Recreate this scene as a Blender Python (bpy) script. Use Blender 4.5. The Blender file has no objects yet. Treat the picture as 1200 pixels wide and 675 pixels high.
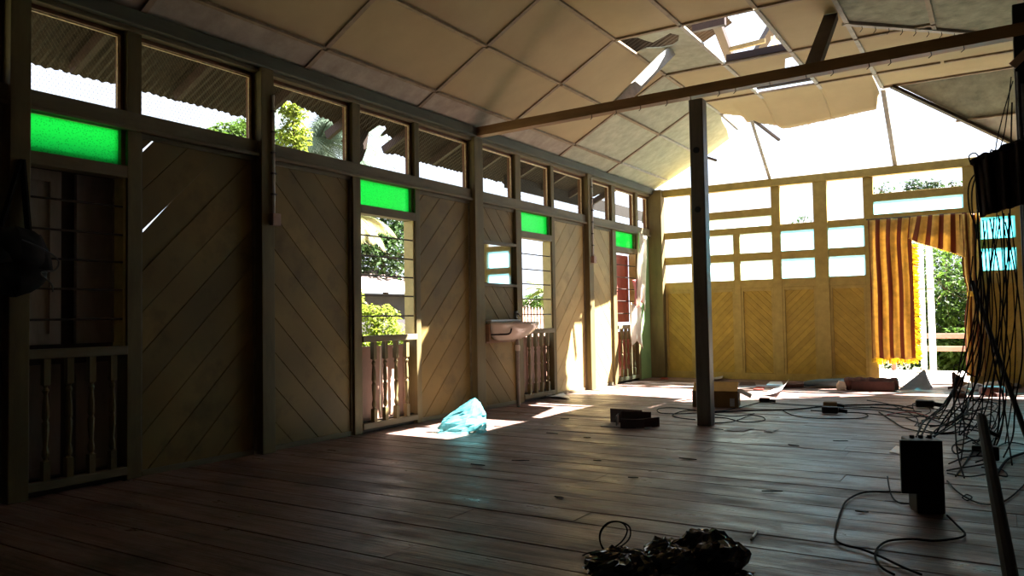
import bpy, bmesh, math, random
import numpy as np
from mathutils import Vector, Matrix, noise
random.seed(7)
sc = bpy.context.scene
COL = sc.collection
V = Vector

# ------------------------------------------------------------------ camera
F_PX, YAW, PITCH, ROLL, CX, CH = 910.51, 0.5619, 0.0383, -0.0172, 5.0369, 1.05
_cy, _sy = math.cos(YAW), math.sin(YAW)
FWD = V((-_sy*math.cos(PITCH), _cy*math.cos(PITCH), math.sin(PITCH)))
_r = V((_cy, _sy, 0)); _u = _r.cross(FWD)
RIGHT = math.cos(ROLL)*_r + math.sin(ROLL)*_u
UP = -math.sin(ROLL)*_r + math.cos(ROLL)*_u
EYE = V((CX, 0, CH))
cam = bpy.data.cameras.new('camera'); cam.sensor_width = 36; cam.lens = F_PX/1200*36
cam.clip_start = .05; cam.clip_end = 400
co = bpy.data.objects.new('camera', cam); COL.objects.link(co)
m = Matrix((RIGHT, UP, -FWD)).transposed().to_4x4(); m.translation = EYE
co.matrix_world = m
sc.camera = co

def at(px, py, axis, val):
    """where the sight line through a photograph pixel meets the plane axis = val"""
    d = RIGHT*((px-600)/F_PX) - UP*((py-337.5)/F_PX) + FWD
    t = (val-EYE[axis])/d[axis]
    return EYE + d*t
def fl(px, py, z=0.0): return at(px, py, 2, z)

# ------------------------------------------------------------------ materials
def nt(name):
    mt = bpy.data.materials.new(name); mt.use_nodes = True
    n = mt.node_tree.nodes; l = mt.node_tree.links
    return mt, n, l, n['Principled BSDF']
def mat(name, col, rough=.7, var=.25, scale=6, stretch=(1,1,1), island=0.0, dirt=0.0, dirtcol=(.05,.04,.03),
        bump=0.0, metallic=0.0, dirt_scale=2.0, spec=.3, coat=0.0):
    mt, n, l, b = nt(name)
    tc = n.new('ShaderNodeTexCoord'); mp = n.new('ShaderNodeMapping'); mp.inputs['Scale'].default_value = stretch
    l.new(tc.outputs['Object'], mp.inputs['Vector'])
    nz = n.new('ShaderNodeTexNoise'); nz.inputs['Scale'].default_value = scale; nz.inputs['Detail'].default_value = 6
    nz.inputs['Roughness'].default_value = .65
    l.new(mp.outputs['Vector'], nz.inputs['Vector'])
    rp = n.new('ShaderNodeValToRGB')
    lo = [c*(1-var) for c in col]; hi = [min(1, c*(1+var)) for c in col]
    rp.color_ramp.elements[0].position = .3; rp.color_ramp.elements[1].position = .7
    rp.color_ramp.elements[0].color = (*lo, 1); rp.color_ramp.elements[1].color = (*hi, 1)
    l.new(nz.outputs['Fac'], rp.inputs['Fac'])
    out = rp.outputs['Color']
    if island:
        g = n.new('ShaderNodeNewGeometry'); mr = n.new('ShaderNodeMapRange')
        mr.inputs['To Min'].default_value = 1-island; mr.inputs['To Max'].default_value = 1+island
        l.new(g.outputs['Random Per Island'], mr.inputs['Value'])
        mx = n.new('ShaderNodeMix'); mx.data_type = 'RGBA'; mx.blend_type = 'MULTIPLY'; mx.inputs['Factor'].default_value = 1
        l.new(out, mx.inputs['A']); l.new(mr.outputs['Result'], mx.inputs['B']); out = mx.outputs['Result']
    if dirt:
        n2 = n.new('ShaderNodeTexNoise'); n2.inputs['Scale'].default_value = dirt_scale; n2.inputs['Detail'].default_value = 8
        n2.inputs['Roughness'].default_value = .7
        l.new(tc.outputs['Object'], n2.inputs['Vector'])
        r2 = n.new('ShaderNodeValToRGB'); r2.color_ramp.elements[0].position = .48; r2.color_ramp.elements[1].position = .72
        r2.color_ramp.elements[1].color = (dirt,)*3+(1,)
        l.new(n2.outputs['Fac'], r2.inputs['Fac'])
        mx = n.new('ShaderNodeMix'); mx.data_type = 'RGBA'
        l.new(r2.outputs['Color'], mx.inputs['Factor']); l.new(out, mx.inputs['A']); mx.inputs['B'].default_value = (*dirtcol, 1)
        out = mx.outputs['Result']
    l.new(out, b.inputs['Base Color'])
    b.inputs['Roughness'].default_value = rough; b.inputs['Metallic'].default_value = metallic
    b.inputs['Specular IOR Level'].default_value = spec; b.inputs['Coat Weight'].default_value = coat
    if bump:
        bp = n.new('ShaderNodeBump'); bp.inputs['Strength'].default_value = bump; bp.inputs['Distance'].default_value = .01
        l.new(nz.outputs['Fac'], bp.inputs['Height']); l.new(bp.outputs['Normal'], b.inputs['Normal'])
    return mt

def thin(name, col, transl=.5, rough=.8, var=.2, scale=8, uvstripe=None, transp=0.0):
    """leaf, cloth or film: diffuse mixed with translucent"""
    mt, n, l, b = nt(name); n.remove(b)
    o = n['Material Output']
    tc = n.new('ShaderNodeTexCoord'); nz = n.new('ShaderNodeTexNoise'); nz.inputs['Scale'].default_value = scale
    nz.inputs['Detail'].default_value = 4
    l.new(tc.outputs['Object'], nz.inputs['Vector'])
    rp = n.new('ShaderNodeValToRGB'); rp.color_ramp.elements[0].position = .3; rp.color_ramp.elements[1].position = .7
    rp.color_ramp.elements[0].color = (*[c*(1-var) for c in col], 1); rp.color_ramp.elements[1].color = (*[min(1, c*(1+var)) for c in col], 1)
    l.new(nz.outputs['Fac'], rp.inputs['Fac']); out = rp.outputs['Color']
    if uvstripe:
        c2, period, duty = uvstripe
        sx = n.new('ShaderNodeSeparateXYZ'); l.new(tc.outputs['UV'], sx.inputs['Vector'])
        dv = n.new('ShaderNodeMath'); dv.operation = 'DIVIDE'; dv.inputs[1].default_value = period; l.new(sx.outputs['X'], dv.inputs[0])
        fr = n.new('ShaderNodeMath'); fr.operation = 'FRACT'; l.new(dv.outputs[0], fr.inputs[0])
        lt = n.new('ShaderNodeMath'); lt.operation = 'LESS_THAN'; lt.inputs[1].default_value = duty; l.new(fr.outputs[0], lt.inputs[0])
        mx = n.new('ShaderNodeMix'); mx.data_type = 'RGBA'; l.new(lt.outputs[0], mx.inputs['Factor']); l.new(out, mx.inputs['A'])
        mx.inputs['B'].default_value = (*c2, 1); out = mx.outputs['Result']
    d = n.new('ShaderNodeBsdfDiffuse'); t = n.new('ShaderNodeBsdfTranslucent'); ms = n.new('ShaderNodeMixShader')
    ms.inputs['Fac'].default_value = transl
    l.new(out, d.inputs['Color']); l.new(out, t.inputs['Color']); l.new(d.outputs[0], ms.inputs[1]); l.new(t.outputs[0], ms.inputs[2])
    sh = ms.outputs[0]
    gl = n.new('ShaderNodeBsdfGlossy'); gl.inputs['Roughness'].default_value = rough*.6
    m2 = n.new('ShaderNodeMixShader'); m2.inputs['Fac'].default_value = .025
    l.new(sh, m2.inputs[1]); l.new(gl.outputs[0], m2.inputs[2]); sh = m2.outputs[0]
    if transp:
        tr = n.new('ShaderNodeBsdfTransparent'); tr.inputs['Color'].default_value = (*[min(1, .35+c) for c in col], 1)
        m3 = n.new('ShaderNodeMixShader'); m3.inputs['Fac'].default_value = transp
        l.new(sh, m3.inputs[1]); l.new(tr.outputs[0], m3.inputs[2]); sh = m3.outputs[0]
    l.new(sh, o.inputs['Surface'])
    return mt

def tinted_glass(name, col, transp=.6, dots=0.0):
    mt, n, l, b = nt(name); n.remove(b); o = n['Material Output']
    tr = n.new('ShaderNodeBsdfTransparent'); tl = n.new('ShaderNodeBsdfTranslucent'); ms = n.new('ShaderNodeMixShader')
    tr.inputs['Color'].default_value = (*col, 1); tl.inputs['Color'].default_value = (*col, 1)
    ms.inputs['Fac'].default_value = 1-transp
    if dots:
        tc = n.new('ShaderNodeTexCoord'); vo = n.new('ShaderNodeTexVoronoi'); vo.inputs['Scale'].default_value = dots
        l.new(tc.outputs['Object'], vo.inputs['Vector'])
        rp = n.new('ShaderNodeValToRGB'); rp.color_ramp.elements[0].color = (*[c*.55 for c in col], 1); rp.color_ramp.elements[1].color = (*[min(1, c*1.15) for c in col], 1)
        rp.color_ramp.elements[0].position = .05; rp.color_ramp.elements[1].position = .45
        l.new(vo.outputs['Distance'], rp.inputs['Fac']); l.new(rp.outputs['Color'], tr.inputs['Color']); l.new(rp.outputs['Color'], tl.inputs['Color'])
    l.new(tr.outputs[0], ms.inputs[1]); l.new(tl.outputs[0], ms.inputs[2])
    gl = n.new('ShaderNodeBsdfGlossy'); gl.inputs['Roughness'].default_value = .12
    m2 = n.new('ShaderNodeMixShader'); m2.inputs['Fac'].default_value = .06
    l.new(ms.outputs[0], m2.inputs[1]); l.new(gl.outputs[0], m2.inputs[2]); l.new(m2.outputs[0], o.inputs['Surface'])
    return mt

M = {}
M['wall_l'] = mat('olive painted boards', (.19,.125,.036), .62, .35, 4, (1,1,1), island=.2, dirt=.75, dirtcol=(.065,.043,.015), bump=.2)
M['wall_l_lit'] = mat('olive painted boards lightened for sun', (.36,.27,.115), .62, .3, 4, (1,1,1), island=.16, dirt=.6, dirtcol=(.16,.11,.05), bump=.2)  # same boards in a lighter colour, carrying the sunlight on the far bays
M['wall_f'] = mat('yellow ochre boards', (.37,.26,.045), .6, .16, 9, island=.14, dirt=.35, dirtcol=(.25,.16,.04), bump=.1)
M['frame_f'] = mat('yellow ochre frame', (.35,.265,.075), .6, .2, 9, dirt=.4, dirtcol=(.22,.16,.06), bump=.1)
M['post_l'] = mat('olive grey timber', (.15,.115,.048), .65, .3, 8, (1,1,.15), dirt=.5, dirtcol=(.08,.06,.03), bump=.15)
M['rail_l'] = mat('weathered rail timber', (.17,.138,.08), .65, .3, 8, (1,.15,1), dirt=.5, dirtcol=(.1,.08,.05), bump=.15)
M['red_frame'] = mat('red brown frame', (.16,.065,.032), .6, .3, 8, (1,1,.2))
M['jamb'] = mat('yellow jamb', (.62,.50,.24), .6, .15, 8)
M['dark_wood'] = mat('dark stained timber', (.045,.03,.022), .55, .4, 8, (1,1,.15), bump=.2)
M['post_m'] = mat('worn dark post timber', (.11,.085,.062), .38, .45, 9, (1,1,.12), dirt=.6, dirtcol=(.02,.016,.013), bump=.3, spec=.6)
M['beam'] = mat('brown beam timber', (.20,.105,.05), .55, .35, 8, (.15,1,1), bump=.2)
M['floor'] = mat('old floor planks', (.205,.126,.110), .5, .55, 5.5, (.3,8,1), island=.25, dirt=.85, dirtcol=(.028,.017,.013), bump=.5, dirt_scale=1.9, spec=.45)
def _floor_wear():
    n, l = M['floor'].node_tree.nodes, M['floor'].node_tree.links; b = n['Principled BSDF']
    tc = n.new('ShaderNodeTexCoord'); mp = n.new('ShaderNodeMapping'); mp.inputs['Scale'].default_value = (.6,2.2,1)
    nz = n.new('ShaderNodeTexNoise'); nz.inputs['Scale'].default_value = 2.6; nz.inputs['Detail'].default_value = 9; nz.inputs['Roughness'].default_value = .72
    l.new(tc.outputs['Object'], mp.inputs['Vector']); l.new(mp.outputs['Vector'], nz.inputs['Vector'])
    mr = n.new('ShaderNodeMapRange'); mr.inputs['From Min'].default_value = .35; mr.inputs['From Max'].default_value = .65
    mr.inputs['To Min'].default_value = .26; mr.inputs['To Max'].default_value = .66
    l.new(nz.outputs['Fac'], mr.inputs['Value']); l.new(mr.outputs['Result'], b.inputs['Roughness'])
_floor_wear()
M['ceil'] = mat('cream ceiling board', (.43,.335,.190), .8, .06, 2.5, dirt=.18, dirtcol=(.4,.3,.18))
M['ceil_g'] = mat('bare greenish board', (.40,.40,.30), .8, .2, 7, dirt=.55, dirtcol=(.27,.28,.20), dirt_scale=4)
M['ceil_w'] = mat('bare grey board', (.40,.35,.28), .8, .2, 6, dirt=.5, dirtcol=(.26,.21,.15), dirt_scale=3.5)
M['ceil_d'] = mat('mouldy grey board', (.27,.26,.18), .8, .3, 6, dirt=.7, dirtcol=(.09,.10,.06), dirt_scale=3.5)
M['batten'] = mat('ceiling batten', (.30,.23,.16), .7, .25, 10, dirt=.5, dirtcol=(.12,.08,.05))
M['batten_w'] = mat('bleached batten', (.42,.40,.37), .7, .25, 10)
M['plate'] = mat('green grey plate', (.095,.10,.075), .65, .3, 6, (1,.2,1))
M['rafter'] = mat('purple brown rafter', (.042,.020,.019), .6, .35, 8)
M['rafter_d'] = mat('dark purple rafter', (.020,.009,.009), .6, .35, 8)
M['roof'] = mat('rusted roof sheet', (.030,.016,.011), .75, .5, 6, dirt=.7, dirtcol=(.012,.008,.006))
M['iron'] = mat('dark iron', (.05,.04,.035), .5, .3, 20, metallic=.6)
M['wire'] = mat('galvanised wire', (.10,.075,.055), .5, .3, 20)
M['bead'] = mat('pale mesh bead', (.62,.47,.28), .6, .3, 30)
M['shutter'] = mat('pinkish brown shutter', (.36,.22,.165), .6, .2, 7, (1,1,.2), dirt=.4, dirtcol=(.16,.09,.06))
M['shutter_d'] = mat('grey brown shutter', (.27,.22,.19), .65, .25, 7, (1,1,.2), dirt=.4, dirtcol=(.1,.08,.06))
M['shutter_r'] = mat('red brown shutter', (.42,.12,.09), .6, .25, 7, (1,1,.2))
M['green_ply'] = mat('green painted panel', (.24,.40,.17), .6, .15, 4, dirt=.4, dirtcol=(.25,.25,.08))
M['black'] = mat('black plastic', (.008,.008,.009), .5, .3, 20, spec=.3)
M['cable'] = mat('black cable', (.008,.008,.010), .75, .3, 20, spec=.1)
M['black_wood'] = mat('blackened timber', (.016,.013,.011), .7, .4, 8, (1,1,.15), bump=.2, spec=.2)
M['cable_g'] = mat('grey cable', (.12,.12,.13), .5, .3, 20)
M['cable_r'] = mat('red cable', (.25,.02,.03), .5, .3, 20)
M['black_cloth'] = mat('black cloth', (.012,.010,.010), .9, .4, 12)
M['dark_cloth'] = mat('dark brown cloth', (.030,.020,.017), .9, .4, 12)
M['bin_bag'] = mat('black bin bag', (.018,.024,.042), .14, .3, 12, spec=.8)
M['white'] = mat('white paint', (.78,.76,.72), .5, .06, 8)
M['ceramic'] = mat('white glazed ceramic', (.66,.55,.44), .18, .1, 4, spec=.6, dirt=.3, dirtcol=(.4,.27,.16))
M['ceramic_in'] = mat('pale glazed bowl', (.55,.57,.60), .12, .06, 4, spec=.7)
M['pipe'] = mat('grey pipe', (.25,.19,.15), .5, .3, 12)
M['chrome'] = mat('old chrome', (.25,.25,.27), .3, .2, 10, metallic=.9)
M['paper'] = mat('white paper', (.80,.80,.84), .35, .06, 10)
M['paper_g'] = mat('dusty paper', (.32,.32,.34), .7, .15, 10)
M['carton_d'] = mat('dark red brown carton', (.055,.022,.017), .7, .3, 9)
M['carton_in'] = mat('grey carton inside', (.30,.27,.25), .8, .2, 9)
M['carton_y'] = mat('ochre cardboard', (.45,.26,.055), .7, .18, 9)
M['carton_b'] = mat('brown cardboard', (.16,.085,.03), .75, .2, 9)
M['cushion'] = mat('blue grey cloth', (.085,.12,.13), .8, .2, 12)
M['rust'] = mat('rust brown cloth', (.10,.04,.028), .8, .35, 12)
M['cream'] = mat('cream rag', (.6,.5,.4), .8, .15, 12)
M['grey_sheet'] = mat('grey board', (.20,.20,.21), .7, .2, 6)
M['red_plastic'] = mat('red plastic', (.30,.04,.03), .5, .2, 8)
M['deck'] = mat('pale deck boards', (.62,.52,.46), .7, .15, 5, (1,1,1), island=.08)
M['deck_rail'] = mat('pink brown rail', (.22,.11,.085), .6, .15, 6)
M['ground'] = mat('dry ground', (.13,.12,.06), .95, .35, .6, dirt=.7, dirtcol=(.05,.08,.02), dirt_scale=.8)
M['bark'] = mat('bark', (.12,.085,.055), .9, .4, 9, (1,1,.3), bump=.4)
M['pink_roof'] = mat('pinkish tile roof', (.55,.40,.38), .8, .2, 6, (1,6,1))
M['house_wall'] = mat('dark house wall', (.05,.045,.05), .8, .2, 4)
M['fence'] = mat('pink picket fence', (.50,.30,.24), .7, .2, 6)
M['leaf'] = thin('green leaves', (.055,.105,.016), .45, var=.45, scale=2.2)
M['leaf_d'] = thin('dark green leaves', (.035,.07,.02), .35, var=.5, scale=2.2)
M['leaf_y'] = thin('yellow green leaves', (.22,.28,.035), .5, var=.35, scale=2.2)
M['leaf_b'] = thin('blue grey leaves', (.13,.18,.14), .4, var=.4, scale=2.0)
M['palm'] = thin('palm fronds', (.22,.27,.08), .45, var=.35, scale=2.0)
M['palm_y'] = thin('pale palm fronds', (.26,.26,.12), .45, var=.3, scale=2.0)
M['curtain'] = thin('gold and rust striped cloth', (.66,.47,.14), .27, var=.18, scale=14, uvstripe=((.19,.055,.022), .14, .42))
M['fringe'] = thin('gold fringe', (.88,.66,.10), .5, var=.25, scale=40)
M['cloth_pink'] = thin('pink cloth', (.72,.32,.33), .35, var=.15, scale=9)
M['cloth_white'] = thin('off white cloth', (.80,.74,.66), .35, var=.08, scale=9)
M['cyan_bag'] = thin('aqua plastic bag', (.13,.40,.45), .3, .2, .45, 7, transp=.15)
M['green_glass'] = tinted_glass('green pebbled glass', (.085,.80,.25), .35, dots=75)
M['aqua_glass'] = tinted_glass('aqua frosted glass', (.50,.80,.95), .45)
M['aqua_deep'] = tinted_glass('deep aqua frosted glass', (.27,.74,.82), .45)
M['pale_glass'] = tinted_glass('pale frosted glass', (.80,.95,.95), .45)
mt, n, l, b = nt('mirror'); b.inputs['Metallic'].default_value = 1; b.inputs['Roughness'].default_value = .03; b.inputs['Base Color'].default_value = (.72,.80,.80,1); M['mirror'] = mt

# ------------------------------------------------------------------ object helpers
def empty(name, loc=(0,0,0)):
    o = bpy.data.objects.new(name, None); COL.objects.link(o); o.location = loc; return o
def tag(o, label, cat, group=None, kind=None):
    if label: o['label'] = label
    if cat: o['category'] = cat
    if group: o['group'] = group
    if kind: o['kind'] = kind
    return o
def thing(name, label, cat, loc=(0,0,0), group=None): return tag(empty(name, loc), label, cat, group)
def struct(name, loc=(0,0,0)):
    o = empty(name, loc); o['kind'] = 'structure'; return o
def wpos(o):
    p = V((0,0,0))
    while o is not None: p += V(o.location); o = o.parent
    return p

class MB:
    def __init__(s): s.v = []; s.f = []; s.uv = {}
    def add(s, vs, fs):
        b = len(s.v); s.v += [V(q) for q in vs]; s.f += [tuple(i+b for i in f) for f in fs]; return s
    def box(s, x0, x1, y0, y1, z0, z1):
        return s.add([(x0,y0,z0),(x1,y0,z0),(x1,y1,z0),(x0,y1,z0),(x0,y0,z1),(x1,y0,z1),(x1,y1,z1),(x0,y1,z1)],
                     [(0,3,2,1),(4,5,6,7),(0,1,5,4),(1,2,6,5),(2,3,7,6),(3,0,4,7)])
    def bar(s, p, q, w, h, up=(0,0,1)):
        p, q = V(p), V(q); d = (q-p).normalized(); up = V(up)
        if abs(d.dot(up)) > .98: up = V((1,0,0))
        a = d.cross(up).normalized(); c = a.cross(d)
        vs = []
        for e in (p, q):
            for i, j in ((-1,-1),(1,-1),(1,1),(-1,1)): vs.append(e + a*(i*w/2) + c*(j*h/2))
        return s.add(vs, [(3,2,1,0),(4,5,6,7),(0,1,5,4),(1,2,6,5),(2,3,7,6),(3,0,4,7)])
    def prism(s, poly, off):
        """polygon of points pushed along off"""
        n = len(poly); off = V(off)
        vs = [V(p) for p in poly] + [V(p)+off for p in poly]
        fs = [tuple(range(n-1,-1,-1)), tuple(range(n, 2*n))] + [(i, (i+1) % n, (i+1) % n+n, i+n) for i in range(n)]
        return s.add(vs, fs)
    def loft(s, a, b):
        n = len(a)
        return s.add(list(a)+list(b), [tuple(range(n-1,-1,-1)), tuple(range(n, 2*n))] + [(i, (i+1) % n, (i+1) % n+n, i+n) for i in range(n)])
    def tube(s, path, r, n=6, cap=True):
        path = [V(p) for p in path]; b = len(s.v); k = len(path)
        pa = None
        for i, p in enumerate(path):
            d = (path[min(i+1,k-1)]-path[max(i-1,0)]).normalized()
            if pa is None: pa = d.orthogonal().normalized()
            pa = (pa - d*pa.dot(d)); pa = pa.normalized() if pa.length > 1e-6 else d.orthogonal().normalized()
            c = d.cross(pa); rr = r[i] if hasattr(r, '__len__') else r
            for j in range(n):
                t = 2*math.pi*j/n; s.v.append(p + pa*(rr*math.cos(t)) + c*(rr*math.sin(t)))
        for i in range(k-1):
            for j in range(n):
                s.f.append((b+i*n+j, b+i*n+(j+1) % n, b+(i+1)*n+(j+1) % n, b+(i+1)*n+j))
        if cap:
            s.f.append(tuple(b+j for j in range(n-1,-1,-1))); s.f.append(tuple(b+(k-1)*n+j for j in range(n)))
        return s
    def lathe(s, prof, c, n=10):
        b = len(s.v); c = V(c)
        for r, z in prof:
            for j in range(n):
                t = 2*math.pi*j/n; s.v.append(c+V((r*math.cos(t), r*math.sin(t), z)))
        for i in range(len(prof)-1):
            for j in range(n): s.f.append((b+i*n+j, b+i*n+(j+1) % n, b+(i+1)*n+(j+1) % n, b+(i+1)*n+j))
        s.f.append(tuple(b+j for j in range(n-1,-1,-1))); s.f.append(tuple(b+(len(prof)-1)*n+j for j in range(n)))
        return s
    def grid(s, fn, nu, nv, uvfn=None):
        b = len(s.v)
        for i in range(nu+1):
            for j in range(nv+1):
                u, w = i/nu, j/nv; s.v.append(V(fn(u, w)))
                if uvfn: s.uv[len(s.v)-1] = uvfn(u, w)
        for i in range(nu):
            for j in range(nv):
                a = b+i*(nv+1)+j; s.f.append((a, a+nv+1, a+nv+2, a+1))
        return s
    def build(s, name, mt, parent=None, smooth=False, bevel=0.0, solid=0.0, label=None):
        if parent is not None: org = wpos(parent)
        else:
            xs = [q.x for q in s.v]; ys = [q.y for q in s.v]; zs = [q.z for q in s.v]
            org = V(((min(xs)+max(xs))/2, (min(ys)+max(ys))/2, min(zs)))
        me = bpy.data.meshes.new(name)
        me.from_pydata([tuple(q-org) for q in s.v], [], s.f); me.validate()
        if s.uv:
            uvl = me.uv_layers.new(name='UVMap')
            for lp in me.loops: uvl.data[lp.index].uv = s.uv.get(lp.vertex_index, (0,0))
        bm = bmesh.new(); bm.from_mesh(me); bmesh.ops.recalc_face_normals(bm, faces=bm.faces); bm.to_mesh(me); bm.free()
        if smooth: me.polygons.foreach_set('use_smooth', [True]*len(me.polygons))
        me.materials.append(M[mt])
        o = bpy.data.objects.new(name, me); COL.objects.link(o)
        if parent is not None: o.parent = parent
        else: o.location = org
        if solid:
            md = o.modifiers.new('thick', 'SOLIDIFY'); md.thickness = solid; md.offset = 0
        if bevel:
            md = o.modifiers.new('bev', 'BEVEL'); md.width = bevel; md.segments = 2; md.limit_method = 'ANGLE'
        if label: o['label'] = label
        return o
def part(name, mt, parent, fn, **k):
    b = MB(); fn(b); return b.build(name, mt, parent, **k)
def smooth_path(pts, sub=6):
    pts = [V(p) for p in pts]; out = []
    for i in range(len(pts)-1):
        p0, p1, p2, p3 = pts[max(i-1,0)], pts[i], pts[i+1], pts[min(i+2,len(pts)-1)]
        for k in range(sub):
            t = k/sub
            out.append(.5*((2*p1)+(-p0+p2)*t+(2*p0-5*p1+4*p2-p3)*t*t+(-p0+3*p1-3*p2+p3)*t**3))
    out.append(pts[-1]); return out
def clip(poly, a, b, c):
    """keep the part of a 2-D polygon with a*x+b*y <= c"""
    out = []
    for i in range(len(poly)):
        p, q = poly[i], poly[(i+1) % len(poly)]
        dp, dq = a*p[0]+b*p[1]-c, a*q[0]+b*q[1]-c
        if dp <= 0: out.append(p)
        if dp*dq < 0:
            t = dp/(dp-dq); out.append((p[0]+(q[0]-p[0])*t, p[1]+(q[1]-p[1])*t))
    return out
def inset(poly, d):
    """shrink a convex ccw polygon"""
    res = poly
    for i in range(len(poly)):
        p, q = poly[i], poly[(i+1) % len(poly)]
        ex, ey = q[0]-p[0], q[1]-p[1]; L = math.hypot(ex, ey)
        if L < 1e-6: continue
        nx, ny = ey/L, -ex/L
        res = clip(res, nx, ny, nx*p[0]+ny*p[1]-d)
        if len(res) < 3: return []
    return res
def ccw(poly):
    a = sum(poly[i][0]*poly[(i+1) % len(poly)][1]-poly[(i+1) % len(poly)][0]*poly[i][1] for i in range(len(poly)))
    return poly if a > 0 else poly[::-1]
def board_panel(rect, slope, pitch, to3, depth, name, mt, parent, phase=0.0, groove=.004, slit=()):
    """diagonal boards cut to a rectangle; slope +1 rises with u. to3(u,v,d) maps to space"""
    u0, u1, v0, v1 = rect; b = MB()
    R = [(u0,v0),(u1,v0),(u1,v1),(u0,v1)]
    s2 = math.sqrt(.5)
    # c = v - slope*u
    cs = [q[1]-slope*q[0] for q in R]; c0, c1 = min(cs), max(cs); k = 0
    c = c0 - phase*pitch
    while c < c1:
        lo, hi = c, c+pitch
        p = clip(clip(R, slope, -1, -lo), -slope, 1, hi)
        for sk, A_, B_ in slit:                       # a board with a split, tapering edge
            if sk == k:
                nx, ny = -(B_[1]-A_[1]), B_[0]-A_[0]; p = clip(p, nx, ny, nx*A_[0]+ny*A_[1])
        c += pitch; k += 1
        if len(p) < 3: continue
        p = ccw(p)
        # drop near-duplicate points
        pp = [p[i] for i in range(len(p)) if math.hypot(p[i][0]-p[i-1][0], p[i][1]-p[i-1][1]) > 1e-4]
        if len(pp) < 3: continue
        q = inset(pp, groove)
        bk = [to3(a[0], a[1], 0) for a in pp]; md = [to3(a[0], a[1], depth*.6) for a in pp]
        if len(q) == len(pp):
            n = len(pp); fr = [to3(a[0], a[1], depth) for a in q]
            fs = [tuple(range(n-1,-1,-1))]
            for lay in (0, 1): fs += [(i+lay*n, (i+1) % n+lay*n, (i+1) % n+(lay+1)*n, i+(lay+1)*n) for i in range(n)]
            fs.append(tuple(range(2*n, 3*n))); b.add(bk+md+fr, fs)
        else: b.loft(bk, md)
    return b.build(name, mt, parent)

# ------------------------------------------------------------------ floor, ground
XR, YB, YF = 7.0, -2.6, 12.553
b = MB(); y = YB; r = random.Random(3)
while y < YF+.1:
    w = r.choice((.19,.22,.25,.28,.21)); x = -.12; y1 = min(y+w, YF+.12)
    while x < XR:
        L = r.uniform(2.2, 4.6); x1 = min(x+L, XR)
        h = r.uniform(-.004, .0); g = .0055
        b.add([(x,y,-.05),(x1,y,-.05),(x1,y1,-.05),(x,y1,-.05),(x,y,h-.016),(x1,y,h-.016),(x1,y1,h-.016),(x,y1,h-.016),
               (x+.001,y+g,h),(x1-.001,y+g,h),(x1-.001,y1-g,h),(x+.001,y1-g,h)],
              [(3,2,1,0),(0,1,5,4),(1,2,6,5),(2,3,7,6),(3,0,4,7),(4,5,9,8),(5,6,10,9),(6,7,11,10),(7,4,8,11),(8,9,10,11)])
        x = x1
    y = y1
o = b.build('floor', 'floor'); o['kind'] = 'structure'
b = MB(); b.grid(lambda u, w: (-60+130*u, -40+120*w, -.75+.15*noise.noise(V((u*40, w*40, 0)))), 60, 60)
o = b.build('ground', 'ground'); o['kind'] = 'structure'

# ------------------------------------------------------------------ left wall
WL = struct('wall_left')
PX = -.04           # face of the boarding
def to_left(u, v, d): return V((PX-.016+d, u, v))
def lpost(y0, y1, z1=3.2, x1=.05, mt='post_l', x0=-.12):
    part('post', mt, WL, lambda b: b.box(x0, x1, y0, y1, 0, z1), bevel=.006)
for y0, y1 in ((2.31,2.43),(4.18,4.31),(7.17,7.34),(10.02,10.16)): lpost(y0, y1)
for y0, y1 in ((1.28,1.40),(3.08,3.185),(5.27,5.375),(6.17,6.245),(8.12,8.25),(9.02,9.10),(10.93,11.06),(11.86,11.95)):
    part('mullion', 'post_l', WL, lambda b: b.box(-.12, .0, y0, y1, 0, 3.12), bevel=.005)
part('post', 'post_l', WL, lambda b: b.box(-.12, .21, 12.44, YF+.06, 0, 3.18), bevel=.006)
part('light_gap_board', 'post_l', WL, lambda b: b.box(-.22, -.121, YB, YF, -.3, .07))  # board added outside to close light gaps along the wall foot
part('top_plate', 'plate', WL, lambda b: b.box(-.12, .07, YB, YF, 3.11, 3.215), bevel=.008)
part('cornice_strip', 'rail_l', WL, lambda b: b.box(-.10, .02, YB, YF, 3.075, 3.11), bevel=.004)
# bays: y0, y1, what fills the part below the clerestory
BAYS = [(1.40,2.31,'p',1),(2.43,3.08,'s',0),(3.185,4.18,'p',1),(4.31,5.27,'p',-1),(5.375,6.17,'w',0),(6.245,7.17,'p',1),
        (7.34,8.12,'m',-1),(8.25,9.02,'w',0),(9.10,10.02,'p',1),(10.16,10.93,'p',-1),(11.06,11.86,'w',0),(11.95,12.44,'g',1)]
part('sill_rail', 'rail_l', WL, lambda b: b.box(-.12, .005, YB, 12.44, 2.385, 2.5165), bevel=.008)
part('sill_moulding', 'rail_l', WL, lambda b: b.box(-.04, .025, YB, 12.44, 2.385, 2.412), bevel=.006)
part('boarding', 'wall_l', WL, lambda b: [b.box(-.06, PX, YB+k*.5, YB+k*.5+.49, 0, 3.1) for k in range(7)])
part('boarding', 'wall_l', WL, lambda b: b.box(-.06, PX, .9, 1.28, 0, 3.1))
SLIT = [(9, (3.18,1.645), (3.47,1.962)), (11, (3.18,2.215), (3.34,2.39))]
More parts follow.
